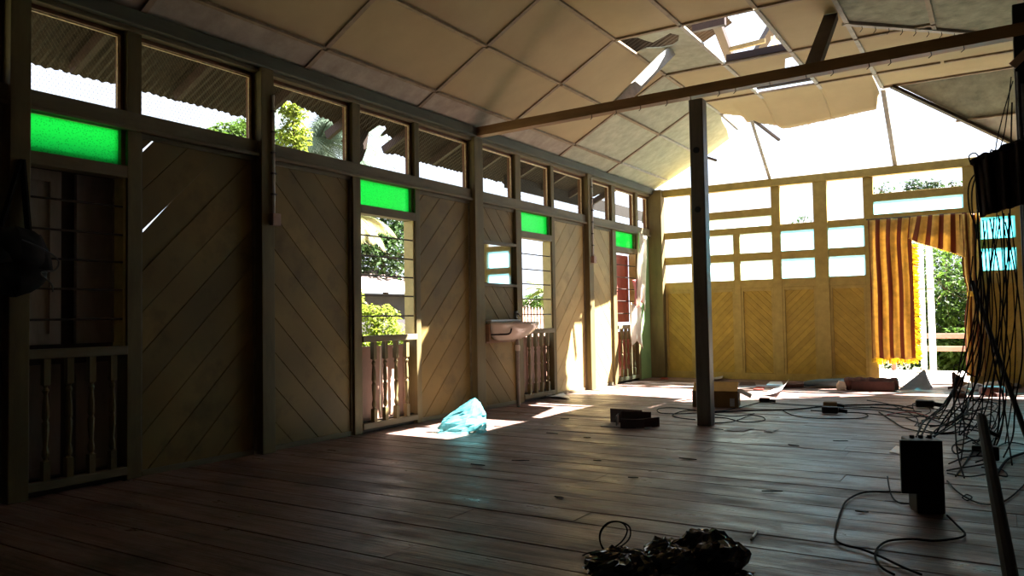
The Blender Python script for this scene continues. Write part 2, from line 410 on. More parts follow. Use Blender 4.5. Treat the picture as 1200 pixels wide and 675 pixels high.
def clerestory(k, y0, y1):
    w = struct('window_%d' % k, (-.08, (y0+y1)/2, 2.5165))
    def frame(b):
        t = .028
        b.box(-.10,-.05,y0,y0+t,2.517,3.075); b.box(-.10,-.05,y1-t,y1,2.517,3.075)
        b.box(-.10,-.05,y0+t,y1-t,3.047,3.075); b.box(-.10,-.05,y0+t,y1-t,2.517,2.522)
    part('frame', 'red_frame', w, frame)
    def bead(b):
        b.box(-.05,-.038,y1-.05,y1-.028,2.525,3.04); b.box(-.05,-.038,y0+.03,y1-.05,3.025,3.04)
    part('bead', 'bead', w, bead)
    def mesh(b):
        a0, a1, c0, c1 = y0+.02, y1-.02, 2.52, 3.06; st = .024; sl = 1.5
        for sg in (1, -1):
            lo = min(c0-sg*sl*a0, c0-sg*sl*a1); hi = max(c1-sg*sl*a0, c1-sg*sl*a1); c = lo+.01
            while c < hi:
                ys = sorted((((c0-c)/(sg*sl)), ((c1-c)/(sg*sl)))); ya, yb = max(ys[0], a0), min(ys[1], a1)
                if yb-ya > .01: b.bar((-.075, ya, c+sg*sl*ya), (-.075, yb, c+sg*sl*yb), .0015, .0015, (1,0,0))
                c += st*math.hypot(1, sl)
    if k < 11: part('wire_mesh', 'wire', w, mesh)
    return w
for k, (y0, y1, kind, sl) in enumerate(BAYS): clerestory(k+1, y0, y1)
def shutter_leaf(b, y0, y1, z0, z1, x=-.14):
    b.box(x-.02, x, y0, y1, z0, z1); t = .07
    for a in ((y0,y0+t,z0,z1),(y1-t,y1,z0,z1),(y0+t,y1-t,z1-t,z1),(y0+t,y1-t,z0,z0+t)): b.box(x, x+.014, *a)
wn = [13]
BAL_LAB = {1:'dark balustrade across the lower half of the shuttered window, far left', 4:'sunlit balustrade below the first open barred window with greenery',
           7:'balustrade below the open window beside the washbasin', 10:'balustrade below the window hung with pink and white cloths'}
for k, (y0, y1, kind, sl) in enumerate(BAYS):
    if kind in 'p':
        pit = .285
        board_panel((y0, y1, .03, 2.39), sl, pit, to_left, .016, 'diagonal_board_panel', 'wall_l' if k < 6 else 'wall_l_lit', WL, phase=(.3,.3,.73,.053,0,0,.3,0,.1,.5)[k], slit=SLIT if k == 2 else ())
        part('panel_edge', 'rail_l', WL, lambda b: [b.box(PX, PX+.014, y0, y0+.022, .03, 2.385), b.box(PX, PX+.014, y1-.022, y1, .03, 2.385), b.box(PX, PX+.014, y0+.022, y1-.022, .0, .04), b.box(PX, PX+.014, y0+.022, y1-.022, 2.35, 2.385)])
    elif kind == 'g':
        part('green_panel', 'green_ply', WL, lambda b: b.box(-.06, PX+.01, y0, y1, 0, 2.39), label='green painted panel in the far corner')
    elif kind == 'm':
        board_panel((y0, y1, .03, 1.45), sl, .25, to_left, .016, 'diagonal_board_panel', 'wall_l', WL, phase=.3)
        board_panel((y0, y1, 1.93, 2.39), sl, .25, to_left, .016, 'diagonal_board_panel', 'wall_l', WL, phase=.8)
        part('ledge', 'rail_l', WL, lambda b: [b.box(-.06, .0, y0, y1, 1.925, 1.955), b.box(-.06, .0, y0, y1, 1.425, 1.455)])
        part('backing', 'dark_wood', WL, lambda b: b.box(-.10, -.07, y0, y1, 1.4, 1.98))
        part('panel_edge', 'rail_l', WL, lambda b: [b.box(PX, PX+.014, y0, y1, .0, .04), b.box(PX, PX+.014, y0, y1, 2.35, 2.385)])
        mr = thing('wall_mirror', 'small frameless mirror on the wall above the washbasin', 'mirror', (-.06, (y0+y1)/2, 1.46))
        part('glass', 'mirror', mr, lambda b: b.box(-.055, -.045, y0+.06, y1-.01, 1.465, 1.918))
        for yy in (y0+.07, y1-.035): part('clip', 'iron', mr, lambda b: b.box(-.045, -.04, yy, yy+.015, 1.67, 1.685))
    else:
        w = struct('window_%d' % wn[0], (-.06, (y0+y1)/2, .85)); wn[0] += 1
        def frame(b):
            b.box(-.115, .0, y0, y1, 2.055, 2.135)
            b.box(-.105,-.03,y0,y0+.02,2.135,2.385); b.box(-.105,-.03,y1-.03,y1,2.135,2.385)
        part('frame', 'rail_l', w, frame)
        part('transom_pane', 'green_glass', w, lambda b: b.box(-.07, -.062, y0+.02, y1-.03, 2.137, 2.383), label='green pebbled glass pane')
        part('jamb', 'jamb', w, lambda b: b.box(-.14, -.02, y1-.018, y1, .9, 2.055))
        part('jamb', 'jamb', w, lambda b: b.box(-.14, -.02, y0, y0+.012, .9, 2.055))
        for z in (1.854, 1.66, 1.474, 1.284, 1.088): part('bar', 'iron', w, lambda b: b.tube([(-.03, y0, z), (-.03, y1, z)], .0075, 8))
        bl = thing('wooden_balustrade', BAL_LAB[k], 'balustrade', (0, (y0+y1)/2, 0), 'window balustrades')
        part('top_rail', 'rail_l', bl, lambda b: b.box(-.06, .015, y0, y1, .845, .905), bevel=.006)
        part('bottom_rail', 'rail_l', bl, lambda b: b.box(-.05, .01, y0, y1, .035, .09), bevel=.006)
        for q in range(4):
            yy = y0+(y1-y0)*(.22+.2*q) if k != 1 else y0+(y1-y0)*(.2+.22*q)
            def bal(b):
                b.box(-.043, .0, yy-.021, yy+.021, .09, .21); b.box(-.043, .0, yy-.021, yy+.021, .68, .845)
                b.lathe([(.021,.21),(.012,.22),(.021,.24),(.022,.26),(.013,.30),(.020,.38),(.022,.44),(.014,.46),(.022,.48),(.019,.56),(.012,.62),(.021,.645),(.012,.665),(.020,.68)], (-.0215, yy, 0), 10)
            part('baluster', 'post_l', bl, bal, smooth=False)
        part('gap_closing_board', 'dark_wood', bl, lambda b: b.box(-.11, -.055, y0, y1, -.02, .10))  # dark board added to shut out the bright ground under the bottom rail
        ym = (y0+y1)/2
        if kind == 's':
            for i, (a, c) in enumerate(((y0-.02, ym-.05), (ym+.05, y1+.04))):
                for z0, z1, nm in ((.08,.80,'lower'),(.93,2.05,'upper')):
                    s_ = thing('window_shutter', 'closed %s shutter leaf of the dark barred window, %s' % (nm, 'beside the corner post' if i == 0 else 'beside the diagonal panel'), 'shutter', (-.15, (a+c)/2, z0), 'dark window shutters')
                    part('leaf', 'shutter_d', s_, lambda b: shutter_leaf(b, a, c, z0, z1))
            part('gap_backing', 'dark_wood', w, lambda b: [b.box(-.19, -.17, y0-.1, y1+.1, -.02, 2.2)])  # full-width dark sheet added behind both leaves so the gaps stay dark
        else:
            nm = {4:'first open window', 7:'window beside the washbasin', 10:'window with the hung cloths'}[k]
            for i, (a, c) in enumerate(((y0-.01, ym-.02), (ym+.02, y1+.01))):
                s_ = thing('window_shutter', 'low shutter leaf behind the balusters of the %s, %s half' % (nm, 'nearer' if i == 0 else 'farther'), 'shutter', (-.15, (a+c)/2, .08), 'low window shutters')
                part('leaf', 'shutter' if k != 10 else 'shutter_r', s_, lambda b: shutter_leaf(b, a, c, .04, .80))
            if k == 10:
                s_ = thing('window_shutter', 'red brown upper shutter leaf half open behind the hung cloths', 'shutter', (-.2, y1-.2, .95))
                part('leaf', 'shutter_r', s_, lambda b: shutter_leaf(b, y0+.28, y1-.03, .95, 2.03, -.16))
# conduits with junction boxes
def conduit(lab, y, z0, z1, x):
    c = thing('electrical_conduit', lab, 'conduit', (x, y, z0), 'conduits on wall posts')
    part('pipe', 'white', c, lambda b: b.tube([(x, y, z0), (x, y, z1)], .011, 8))
    part('junction_box', 'shutter', c, lambda b: b.box(x-.02, x+.03, y-.035, y+.05, z0-.10, z0), bevel=.006)
    z = z0+.15
    while z < z1: part('strap', 'iron', c, lambda b: b.box(x-.013, x+.013, y-.022, y+.022, z, z+.012)); z += .17
conduit('pale conduit with box on the third post from the camera, past the basin', 10.12, 1.92, 3.05, .064)
conduit('pale conduit with box on the nearest lit wall post', 4.29, 1.93, 2.9, .064)

# ------------------------------------------------------------------ far wall
WF = struct('wall_far', (3.0, YF, 0))
def to_far(u, v, d): return V((u, YF+.046-d, v))
def fpost(x0, x1, z0=0, z1=3.06, y0=YF, nm='post'): part(nm, 'frame_f', WF, lambda b: b.box(x0, x1, y0, YF+.07, z0, z1), bevel=.005)
fpost(2.0, 2.135); fpost(2.635, 2.835, y0=YF-.02); fpost(3.342, 3.48); fpost(4.63, 4.80, y0=YF-.02); fpost(5.23, 5.38); fpost(6.2,6.33)
fpost(1.385, 1.49, 0, 2.36, nm='mullion')
part('top_rail', 'frame_f', WF, lambda b: b.box(.21, XR, YF-.03, YF+.08, 3.055, 3.175), bevel=.006)
part('rail', 'frame_f', WF, lambda b: b.box(.21, 3.342, YF+.004, YF+.066, 2.335, 2.445), bevel=.004)
for a, c in ((.21,2.0),): part('rail', 'frame_f', WF, lambda b: b.box(a, c, YF+.004, YF+.066, 2.60, 2.725), bevel=.004) if False else None
part('rail', 'frame_f', WF, lambda b: b.box(.75, 2.0, YF+.006, YF+.064, 2.60, 2.725), bevel=.004)
part('post', 'frame_f', WF, lambda b: b.box(.68, .75, YF+.002, YF+.066, 0, 3.06), bevel=.004)
part('rail', 'frame_f', WF, lambda b: b.box(.21, 3.342, YF+.004, YF+.066, 1.895, 2.025), bevel=.004)
part('rail', 'frame_f', WF, lambda b: b.box(.21, 3.342, YF+.004, YF+.066, 1.46, 1.595), bevel=.004)
part('rail', 'frame_f', WF, lambda b: b.box(3.48, 4.63, YF+.004, YF+.066, 2.675, 2.79), bevel=.004)
part('rail', 'frame_f', WF, lambda b: b.box(3.48, 4.63, YF+.004, YF+.066, 2.39, 2.485), bevel=.004)
for z0, z1 in ((2.325,2.45),(1.892,2.028),(1.46,1.59)): part('rail', 'frame_f', WF, lambda b: b.box(4.80, XR, YF+.004, YF+.066, z0, z1), bevel=.004)
for x0, x1, s_ in ((.21,.68,-1),(.75,1.385,1),(1.49,2.0,-1),(2.135,2.635,1),(2.835,3.342,-1),(4.80,5.23,1),(5.38,6.2,-1),(6.33,XR,1)):
    board_panel((x0, x1, .09, 1.465), s_, .11, to_far, .014, 'diagonal_board_panel', 'wall_f', WF, phase=random.random(), groove=.003)
    def edge(b):
        b.box(x0, x0+.035, YF+.008, YF+.05, .1, 1.46); b.box(x1-.035, x1, YF+.008, YF+.05, .1, 1.46)
        b.box(x0+.035, x1-.035, YF+.008, YF+.05, 1.41, 1.46); b.box(x0, x1, YF-.002, YF+.05, 0, .105)
    part('panel_edge', 'frame_f', WF, edge, bevel=.003)
def panes(k, x0, x1, zs, mt):
    w = struct('window_%d' % k, ((x0+x1)/2, YF+.04, zs[0][0]))
    for z0, z1 in zs: part('pane', mt, w, lambda b: b.box(x0, x1, YF+.036, YF+.042, z0, z1))
k0 = 20
for x0, x1, mt in ((.75,1.385,'pale_glass'),(1.49,2.0,'pale_glass'),(2.135,2.635,'aqua_glass'),(2.835,3.342,'aqua_glass'),(4.80,5.23,'aqua_deep'),(5.38,6.2,'aqua_deep')):
    panes(k0, x0, x1, ((1.595,1.895),(2.025,2.335)) if x0 < 4 else ((1.59,1.892),(2.028,2.325)), mt); k0 += 1
panes(k0, .75, 2.0, ((2.445,2.60),), 'pale_glass'); k0 += 1
panes(k0, 3.48, 4.63, ((2.485,2.675),), 'aqua_glass'); k0 += 1
D = struct('door_1', (4.05, YF+.03, 0))
part('threshold', 'dark_wood', D, lambda b: b.box(3.48, 4.63, YF-.03, YF+.09, -.03, .012))

# ------------------------------------------------------------------ closing walls behind and right of the camera
for nm, bx in (('wall_back', (-.12, XR+.1, YB-.1, YB, 0, 4.1)), ('wall_right', (XR, XR+.1, YB, YF, 0, 4.1))):
    b = MB(); 
    if nm == 'wall_back':
        x = bx[0]
        while x < bx[1]: b.box(x, min(x+.2, bx[1])-.004, bx[2], bx[3], bx[4], bx[5]); x += .2
    else:
        y = bx[2]
        while y < bx[3]: b.box(bx[0], bx[1], y, min(y+.2, bx[3])-.004, bx[4], bx[5]); y += .2
    o = b.build(nm, 'dark_wood'); o['kind'] = 'structure'

# ------------------------------------------------------------------ ceiling
CE = struct('ceiling', (3, 6, 4.06))
ZC = 4.06
def zl(x): return 3.22+.542*(x-.03)
def zf(y): return ZC-.757*(y-11.4)
LX = [.03, .28, .90, 1.58, 2.32, 3.09, 3.78, 4.53, 5.29, 6.05, XR]
LY = [YB, -1.34, .16, 1.66, 3.16, 4.66, 6.18, 7.68, 9.18, 10.68]
def zc(x): return zl(x) if x < 1.579 else ZC
def panel(poly, mt, off=(0,0,.012)):
    part('ceiling_panel', mt, CE, lambda b: b.prism(poly, off))
def batten(p, q, mt='batten', w=.045, h=.022, nm='batten'):
    part(nm, mt, CE, lambda b: b.bar(V(p)-V((0,0,h/2)), V(q)-V((0,0,h/2)), w, h))
for i in range(3):                      # the sloping side: three strips
    x0, x1 = LX[i], LX[i+1]
    for j in range(len(LY)-1):
        y0, y1 = LY[j], LY[j+1]
        mt = 'ceil_w' if i == 0 else 'ceil'
        if (y0 > 9) and i >= 1: mt = 'ceil_g'
        if y0 > 7 and i == 0: mt = 'ceil_w' if y0 < 9 else 'ceil_g'
        panel([(x0,y0,zl(x0)),(x1,y0,zl(x1)),(x1,y1,zl(x1)),(x0,y1,zl(x0))], mt)
    # torn outer end beyond the last cross batten
    e0 = [12.62, 12.66, 12.72, 11.62][i]; e1 = [12.62, 12.66, 12.72, 11.62][i+1]
    poly = [(x0,10.68,zl(x0)),(x1,10.68,zl(x1)),(x1,e1,zl(x1)),(x0,e0,zl(x0))]
    if i == 2: poly = [(x0,10.68,zl(x0)),(x1,10.68,zl(x1)),(1.57,11.50,zl(1.57)),(1.50,11.75,zl(1.5)),(1.44,12.2,zl(1.44)),(1.34,12.66,zl(1.34)),(x0,12.72,zl(x0))]
    panel(poly, 'ceil_g')
green = lambda x0, y0, x1, y1: None
DIAG = lambda x: 8.6+(x-3.75)*1.0
for i in range(3, len(LX)-1):
    x0, x1 = LX[i], LX[i+1]
    for j in range(len(LY)-1):
        y0, y1 = LY[j], LY[j+1]
        if i == 4 and j in (7, 8): continue                # the open bay and its neighbour, built below
        if i == 3 and j == 7: continue
        R = [(x0,y0),(x1,y0),(x1,y1),(x0,y1)]
        if i < 6: panel([(p[0],p[1],ZC) for p in R], 'ceil')
        else:
            a = clip(R, -1, 1, 8.6-3.75); c = clip(R, 1, -1, -(8.6-3.75))
            if len(a) > 2: panel([(p[0],p[1],ZC) for p in a], 'ceil_d')
            if len(c) > 2: panel([(p[0],p[1],ZC) for p in c], 'ceil')
    if i >= 6: panel([(x0,10.68,ZC),(x1,10.68,ZC),(x1,11.4,ZC),(x0,11.4,ZC)], 'ceil')
# bay with a ragged hole (torn near its left edge)
x0, x1, y0, y1 = 1.58, 2.32, 7.68, 9.18
hole = [(1.60,8.24),(1.66,8.20),(1.75,8.16),(1.90,8.24),(2.03,8.24),(2.12,8.16),(2.20,7.98),(2.14,7.86),(2.0,7.95),(1.88,8.02),(1.83,7.9),(1.80,7.78),(1.65,7.72)]
panel([(x0,y0,ZC),(x1,y0,ZC),(x1,y1,ZC),(x0,y1,ZC),(x0,8.28,ZC)]+[(q[0],q[1],ZC) for q in hole], 'ceil_g')
# partly open bay behind the skylight hole
panel([(2.32,9.18,ZC),(3.09,9.18,ZC),(3.09,9.42,ZC),(2.97,9.45,ZC),(2.80,10.15,ZC),(2.74,10.32,ZC),(2.32,10.40,ZC)], 'ceil')
# drooping last row with the torn end
def droop(xa, xb, ends, sag):
    def fn(u, w):
        x = xa+(xb-xa)*u
        ye = np.interp(x, [e[0] for e in ends], [e[1] for e in ends]) + .012*noise.noise(V((x*23, 0, 3)))
        y = 10.68+(ye-10.68)*w
        z = ZC-max(0, ZC-zf(ye))*((y-10.68)/(ye-10.68))**2
        return (x, y, min(ZC, z))
    b = MB(); b.grid(fn, 26, 14); o = b.build('ceiling_panel', 'ceil', CE, smooth=True, solid=.012)
EN = [(1.58,11.42),(1.885,11.50),(1.92,11.60),(2.34,11.72),(2.36,11.77),(2.485,11.784),(3.2,11.73),(3.5,11.70),(3.68,11.69),(3.70,11.52),(3.78,11.44)]
droop(1.58, 2.32, EN, 0); droop(2.32, 3.09, EN, 0); droop(3.09, 3.74, EN, 0)
# far right slope, cut along the diagonal
panel([(3.95,11.4,ZC),(XR,11.4,ZC),(XR,12.0,zf(12.0)),(4.72,12.0,zf(12.0))], 'ceil_d')
panel([(4.72,12.0,zf(12.0)),(XR,12.0,zf(12.0)),(XR,12.58,zf(12.58)),(5.46,12.58,zf(12.58))], 'ceil_w')
batten((3.9,11.37,ZC), (5.5,12.6,zf(12.6)), 'dark_wood', .06, .04, 'hip_batten')
batten((4.6,12.0,zf(12.0)), (XR,12.0,zf(12.0)))
# battens
for i in range(1, 10):
    z = zc(LX[i]); ye = {1:12.6,2:12.6,3:11.75,4:11.5,5:11.62,6:11.42}.get(i, 11.4)
    for j in range(len(LY)):
        a = LY[j]; c = LY[j+1] if j+1 < len(LY) else ye
        if i == 3 and j in (5,): continue
        if i >= 7:
            if a > DIAG(LX[i]): continue
            c = min(c, DIAG(LX[i])+.03)
        batten((LX[i],a+.02,z), (LX[i],c-.03,z), 'batten_w' if (i in (4,5,6) and j > 6) or j > 8 else 'batten')
for j in range(1, len(LY)):
    for i in range(0, 10):
        if j == 8 and i == 4 and False: continue
        xa, xb = LX[i], LX[i+1]
        if i >= 6 and DIAG((xa+xb)/2) > LY[j]: continue
        if j == 5 and i == 2: continue
        batten((xa+.02,LY[j],zc(xa+.001)+.542*.02*(xa < 1.57)), (xb-.02,LY[j],zc(xb-.001)))
batten((3.75,8.6,ZC), (XR,DIAG(XR),ZC), 'batten_w', .06, .03, 'diagonal_batten')
batten((3.78,11.4,ZC), (5.3,11.4,ZC)); batten((5.3,11.4,ZC), (XR,11.4,ZC))
batten((2.0,11.45,zf(11.45)), (2.0,12.6,zf(12.58)), 'batten_w', .05, .03)
batten((3.79,11.42,zf(11.42)), (3.79,12.6,zf(12.58)), 'batten_w', .06, .03)
batten((2.02,11.58,3.93), (2.30,11.95,3.66), 'rafter', .045, .03)
batten((1.58,11.4,ZC), (1.76,11.68,3.85), 'batten_w', .04, .025)
batten((1.05,12.3,3.62), (1.2,12.4,3.56), 'rafter', .05, .03)
r = random.Random(11)                    # bent nails left along the diagonal batten
def nails(b):
    for k in range(16):
        x = 3.9+k*.115; y = DIAG(x)
        b.tube([(x,y,ZC-.02),(x+.005,y,ZC-.06),(x-.02,y+.01,ZC-.085)], .004, 5)
part('nail', 'iron', CE, nails)['kind'] = 'stuff'
# wooden frame round the skylight hole, rafters above it
for p, q in (((2.36,7.72,4.10),(3.07,7.72,4.10)),((2.36,9.16,4.10),(3.07,9.16,4.10)),((2.36,10.52,4.10),(3.07,10.52,4.10))):
    part('joist', 'rafter_d', CE, lambda b: b.bar(p, q, .06, .08))
RO = struct('roof', (1.5, 6, 4.1))
def zp(px, py, z): return fl(px, py, z)
for p, q, w_ in ((zp(839,24,4.45), zp(857,72,4.45), .10), (zp(906,30,4.6), zp(884,68,4.6), .10), (zp(812,33,4.3), zp(850,24,4.3), .06), ((.15,12.55,3.35),(.75,11.9,3.9),.09)):
    part('rafter', 'rafter_d', RO, lambda b: b.bar(p, q, w_, .10))
part('purlin', 'rail_l', RO, lambda b: b.bar(zp(855,58,4.4), zp(897,47.5,4.4), .04, .05))
for px in (906, 911): part('strut', 'batten_w', RO, lambda b: b.bar(zp(px,60,4.3), zp(px-1,44,4.3), .035, .035))
# eave on the left: corrugated sheets, some torn, on rafters
def ez(x): return 3.66+.455*x
def eave(y0, y1, xe, name='roof_sheet', torn=None, x_in=1.8):
    rr = random.Random(int(y0*100))
    def fn(u, w):
        y = y0+(y1-y0)*u
        e = xe+(torn(y) if torn else 0)+.025*noise.noise(V((y*9, 1, 0)))
        x = x_in+(e-x_in)*w
        return (x, y, ez(x)+.008*math.sin(y*2*math.pi/.076))
    n = int((y1-y0)/.019); b = MB(); b.grid(fn, n, 3); b.build(name, 'roof', RO, solid=.003)
T = [(6.4,0),(6.56,.0),(6.60,.37),(6.68,.40),(6.76,.37),(6.80,.24),(6.86,.29),(6.98,.26),(7.08,.25),(7.12,.16),(7.16,.13),(7.17,-.02),(7.3,.03),(7.6,.0)]
tf = lambda y: float(np.interp(y, [t[0] for t in T], [t[1] for t in T]))
yy = YB
EY = [YB,-1.6,-.6,.4,1.4,2.3,3.2,4.1,5.2,6.4]
for a, c in zip(EY[:-1], EY[1:]): eave(a, c+(.05 if a < 4 else 0), -1.265, torn=(lambda y: .38-.16*(y-5.2)) if a > 5 else None)
eave(6.4, 7.6, -1.265, torn=lambda y: tf(y))
for a, c in ((7.6,8.6),(8.6,9.6),(9.6,10.7),(10.7,11.9)): eave(a, c+.05, -1.265, x_in=1.8 if a < 8 else 2.3 if a < 9 else .12)
eave(11.9, 12.9, -1.265, x_in=.12, torn=lambda y: 1.2*max(0, y-12.25))
for y in np.arange(-2.2, 12.6, .92):
    part('rafter', 'rafter', RO, lambda b: b.bar((.12,y,ez(.12)-.06), (-1.15,y,ez(-1.15)-.06), .05, .09))
part('fascia', 'black_wood', RO, lambda b: b.bar((-1.1,9.6,ez(-1.1)-.09), (-1.1,15.3,ez(-1.1)-.09), .03, .2))
part('purlin', 'rafter', RO, lambda b: b.bar((-.7,YB,ez(-.7)-.03), (-.7,12.6,ez(-.7)-.03), .06, .05))
part('brace', 'black_wood', RO, lambda b: b.bar((-.05,12.5,3.12), (-1.0,14.6,2.95), .07, .09))
# hanging strip of torn sheet in the broken bay
part('torn_strip', 'roof', RO, lambda b: b.prism([(-1.0,6.30,3.22),(-1.0,6.58,3.2),(-1.02,6.56,3.0),(-1.03,6.50,2.86),(-1.02,6.42,2.80),(-1.01,6.34,2.95)], (.004,0,0)))

# ------------------------------------------------------------------ posts, tie beam, struts
t = thing('timber_post', 'dark square timber post standing free in the middle of the floor', 'post', (2.62,7.25,0))
part('shaft', 'post_m', t, lambda b: b.box(2.555, 2.69, 7.185, 7.315, 0, 3.115), bevel=.008)
for z in (2.05, 2.62): part('bolt_plate', 'black', t, lambda b: b.tube([(2.62,7.19,z),(2.62,7.178,z)], .03, 12))
t = thing('tie_beam', 'long brown tie beam crossing the room on top of the free post', 'beam', (2.6,7.25,3.11))
part('timber', 'beam', t, lambda b: b.bar((.0,7.25,3.165), (5.32,7.25,3.235), .11, .1))
r = random.Random(5)
def bn(b):
    for k in range(14):
        x = 1.5+k*.26+r.uniform(-.06,.06); z = 3.165+.07*x/5.3-.05
        b.tube([(x,7.2,z+.01),(x+.004,7.2,z-.03),(x-.02,7.21,z-.045)], .004, 5)
part('nail', 'iron', t, bn)['kind'] = 'stuff'
s1 = at(786,60,2,4.04); 
t = thing('ceiling_strut', 'pale split strut slanting from the tie beam up to the ragged ceiling hole', 'strut', (1.8,7.25,3.22))
part('timber', 'batten_w', t, lambda b: b.bar((1.79,7.24,3.20), s1, .115, .06, (1,0,.4)))
s2 = at(974,20,2,4.03)
t = thing('ceiling_strut', 'dark strut slanting from the tie beam up to the ceiling right of the skylight hole', 'strut', (3.68,7.25,3.22))
part('timber', 'dark_wood', t, lambda b: b.bar((3.67,7.25,3.2), s2, .13, .07, (0,1,0)))
t = thing('timber_post', 'black timber post at the right edge carrying the end of the tie beam', 'post', (5.26,7.27,0))
part('shaft', 'black_wood', t, lambda b: b.box(5.185, 5.35, 7.2, 7.36, 0, 3.44), bevel=.008)
part('bracket', 'shutter', t, lambda b: b.bar((5.17,7.19,2.95), (5.29,7.19,3.06), .02, .06))
def pipes(b):
    for k, x in enumerate((5.205, 5.23, 5.262)): b.tube([(x,7.185,.05),(x,7.185,2.9-.1*k)], .011, 8)
part('cable_bundle', 'cable_g', t, pipes)

# ------------------------------------------------------------------ washbasin
t = thing('washbasin', 'white wall-hung washbasin under the mirror on a thin pipe leg', 'washbasin', (.2,7.78,0))
def bowl(n=32):
    return [(.43*max(0, math.cos(a))**.75, .345*math.sin(a)) for a in [-math.pi/2+math.pi*k/n for k in range(n+1)]]
O = bowl()
def basin(b):
    cx, cy = .012, 7.78
    rings = [(1.0,1.0,1.000),(1.01,1.01,.985),(1.0,1.0,.965),(.95,.95,.93),(.86,.86,.885),(.72,.72,.84),(.55,.52,.805),(.36,.33,.79),(.15,.15,.785)]
    base = len(b.v); n = len(O)
    for sx, sy, z in rings:
        for x, y in O: b.v.append(V((cx+.0+x*sx, cy+y*sy-(1-sy)*.06, z)))
    inn = [(.93,.94,1.000),(.90,.90,.985),(.78,.78,.92),(.5,.5,.865),(.2,.2,.85)]
    for sx, sy, z in inn:
        for x, y in O: b.v.append(V((cx+.03+x*sx*.95, cy+y*sy, z)))
    R_ = len(rings); order = list(range(R_-1,-1,-1))+list(range(R_, R_+len(inn)))
    for a, c in zip(order[:-1], order[1:]):
        for k in range(n):
            b.f.append((base+a*n+k, base+a*n+(k+1) % n, base+c*n+(k+1) % n, base+c*n+k))
    b.f.append(tuple(base+(R_-1)*n+k for k in range(n))); b.f.append(tuple(base+(R_+len(inn)-1)*n+k for k in range(n)))
part('bowl', 'ceramic', t, basin, smooth=True)
part('backsplash', 'ceramic_in', t, lambda b: b.prism([(-.02,7.44,1.0),(.05,7.46,1.0),(.06,8.1,1.0),(-.02,8.12,1.0)], (0,0,.03)), bevel=.01)
part('support_board', 'beam', t, lambda b: [b.box(-.03, .0, 7.42, 8.12, .76, .80), b.box(-.025, .06, 7.40, 7.43, .78, .98)], label='brown timber support board')
part('bracket', 'iron', t, lambda b: b.tube(smooth_path([(.0,7.50,.86),(.15,7.50,.86),(.27,7.50,.87),(.30,7.50,.93)]), .010, 8))
part('drain_pipe', 'pipe', t, lambda b: b.tube([(.19,7.80,.0),(.19,7.80,.80)], .021, 12))
part('trap_nut', 'ceramic', t, lambda b: b.lathe([(.028,.66),(.03,.68),(.03,.71),(.026,.73)], (.19,7.80,0), 12))
tp = part('tap', 'chrome', t, lambda b: [b.lathe([(.022,1.04),(.018,1.06),(.016,1.10),(.024,1.11),(.022,1.13)], (.03,8.03,0), 10), b.tube(smooth_path([(.03,8.03,1.09),(.08,8.0,1.10),(.11,7.99,1.07)]), .009, 8)])

# ------------------------------------------------------------------ curtain at the far door
YC = YF-.045
t = thing('striped_curtain', 'gold and rust striped curtain with fringe pulled aside at the far doorway', 'curtain', (4.05,YC,0))
def drop(u, w):
    z = 2.40-w*(2.40-.36)
    xr = 3.975 if z < 2.1 else 3.975+(z-2.1)*.1
    x = 3.405+(xr-3.405)*u
    return (x, YC+.022*math.sin(u*22+.6*math.sin(w*4))+.012*math.sin(u*9+w*5), z+.012*math.sin(u*14)*w)
b = MB(); b.grid(drop, 60, 44, lambda u, w: (u*.57+.045+.006*math.sin(w*9), w)); b.build('drop_panel', 'curtain', t, smooth=True, solid=.003)
def swag(u, w):
    xt = 3.97+(4.715-3.97)*u
    zb = float(np.interp(u, [0,.12,.4,.75,.92,1], [2.10,2.03,1.945,1.83,1.76,1.73]))
    top = 2.405-.006*u
    z = top-(top-zb)*w
    x = xt-.05*w*(1-u)+.02*w
    return (x, YC-.03+.03*math.sin(u*26+w*1.5)*(.4+.6*w)-.05*w*(1-w), z)
b = MB(); b.grid(swag, 64, 20, lambda u, w: (u*.75+.615+.05*w*(1-u), w)); b.build('valance', 'curtain', t, smooth=True, solid=.003)
def side(u, w):
    z = 2.38-w*2.24; pinch = 1-.45*math.exp(-((z-1.27)/.2)**2)
    x = 4.705+(u-.5)*.23*pinch*(1 if z < 2 else 1.1)
    return (x, YC-.05+.025*math.sin(u*19+w*2)*pinch, z)
b = MB(); b.grid(side, 26, 40, lambda u, w: (u*.42+.02, w)); b.build('gathered_side', 'curtain', t, smooth=True, solid=.003)
part('tie_band', 'fringe', t, lambda b: b.lathe([(.058,1.235),(.068,1.25),(.068,1.29),(.06,1.305)], (4.705,YC-.05,0), 14), label='yellow tie band')
r = random.Random(2)
def fr(b):
    z = 2.0
    while z > .36:
        x = 3.97; L = r.uniform(.055,.095); a = r.uniform(-.02,.02); 
        b.bar((x,YC+a,z), (x+L,YC+a+r.uniform(-.03,.03),z-r.uniform(.0,.035)), .004, .018); z -= .014
    x = 3.41
    while x < 4.0:
        b.bar((x,YC+r.uniform(-.01,.02),.37), (x+r.uniform(-.012,.012),YC+r.uniform(-.02,.02),.37-r.uniform(.05,.10)), .004, .018, (1,0,0)); x += .012
    for k in range(40):
        u = k/39; p = V(swag(u, 1)); b.bar(p, p+V((r.uniform(-.005,.005),0,-.012)), .004, .012, (1,0,0))
part('fringe', 'fringe', t, fr)
part('rod', 'iron', t, lambda b: b.tube([(3.38,YC-.01,2.41),(4.78,YC-.01,2.40)], .008, 8))

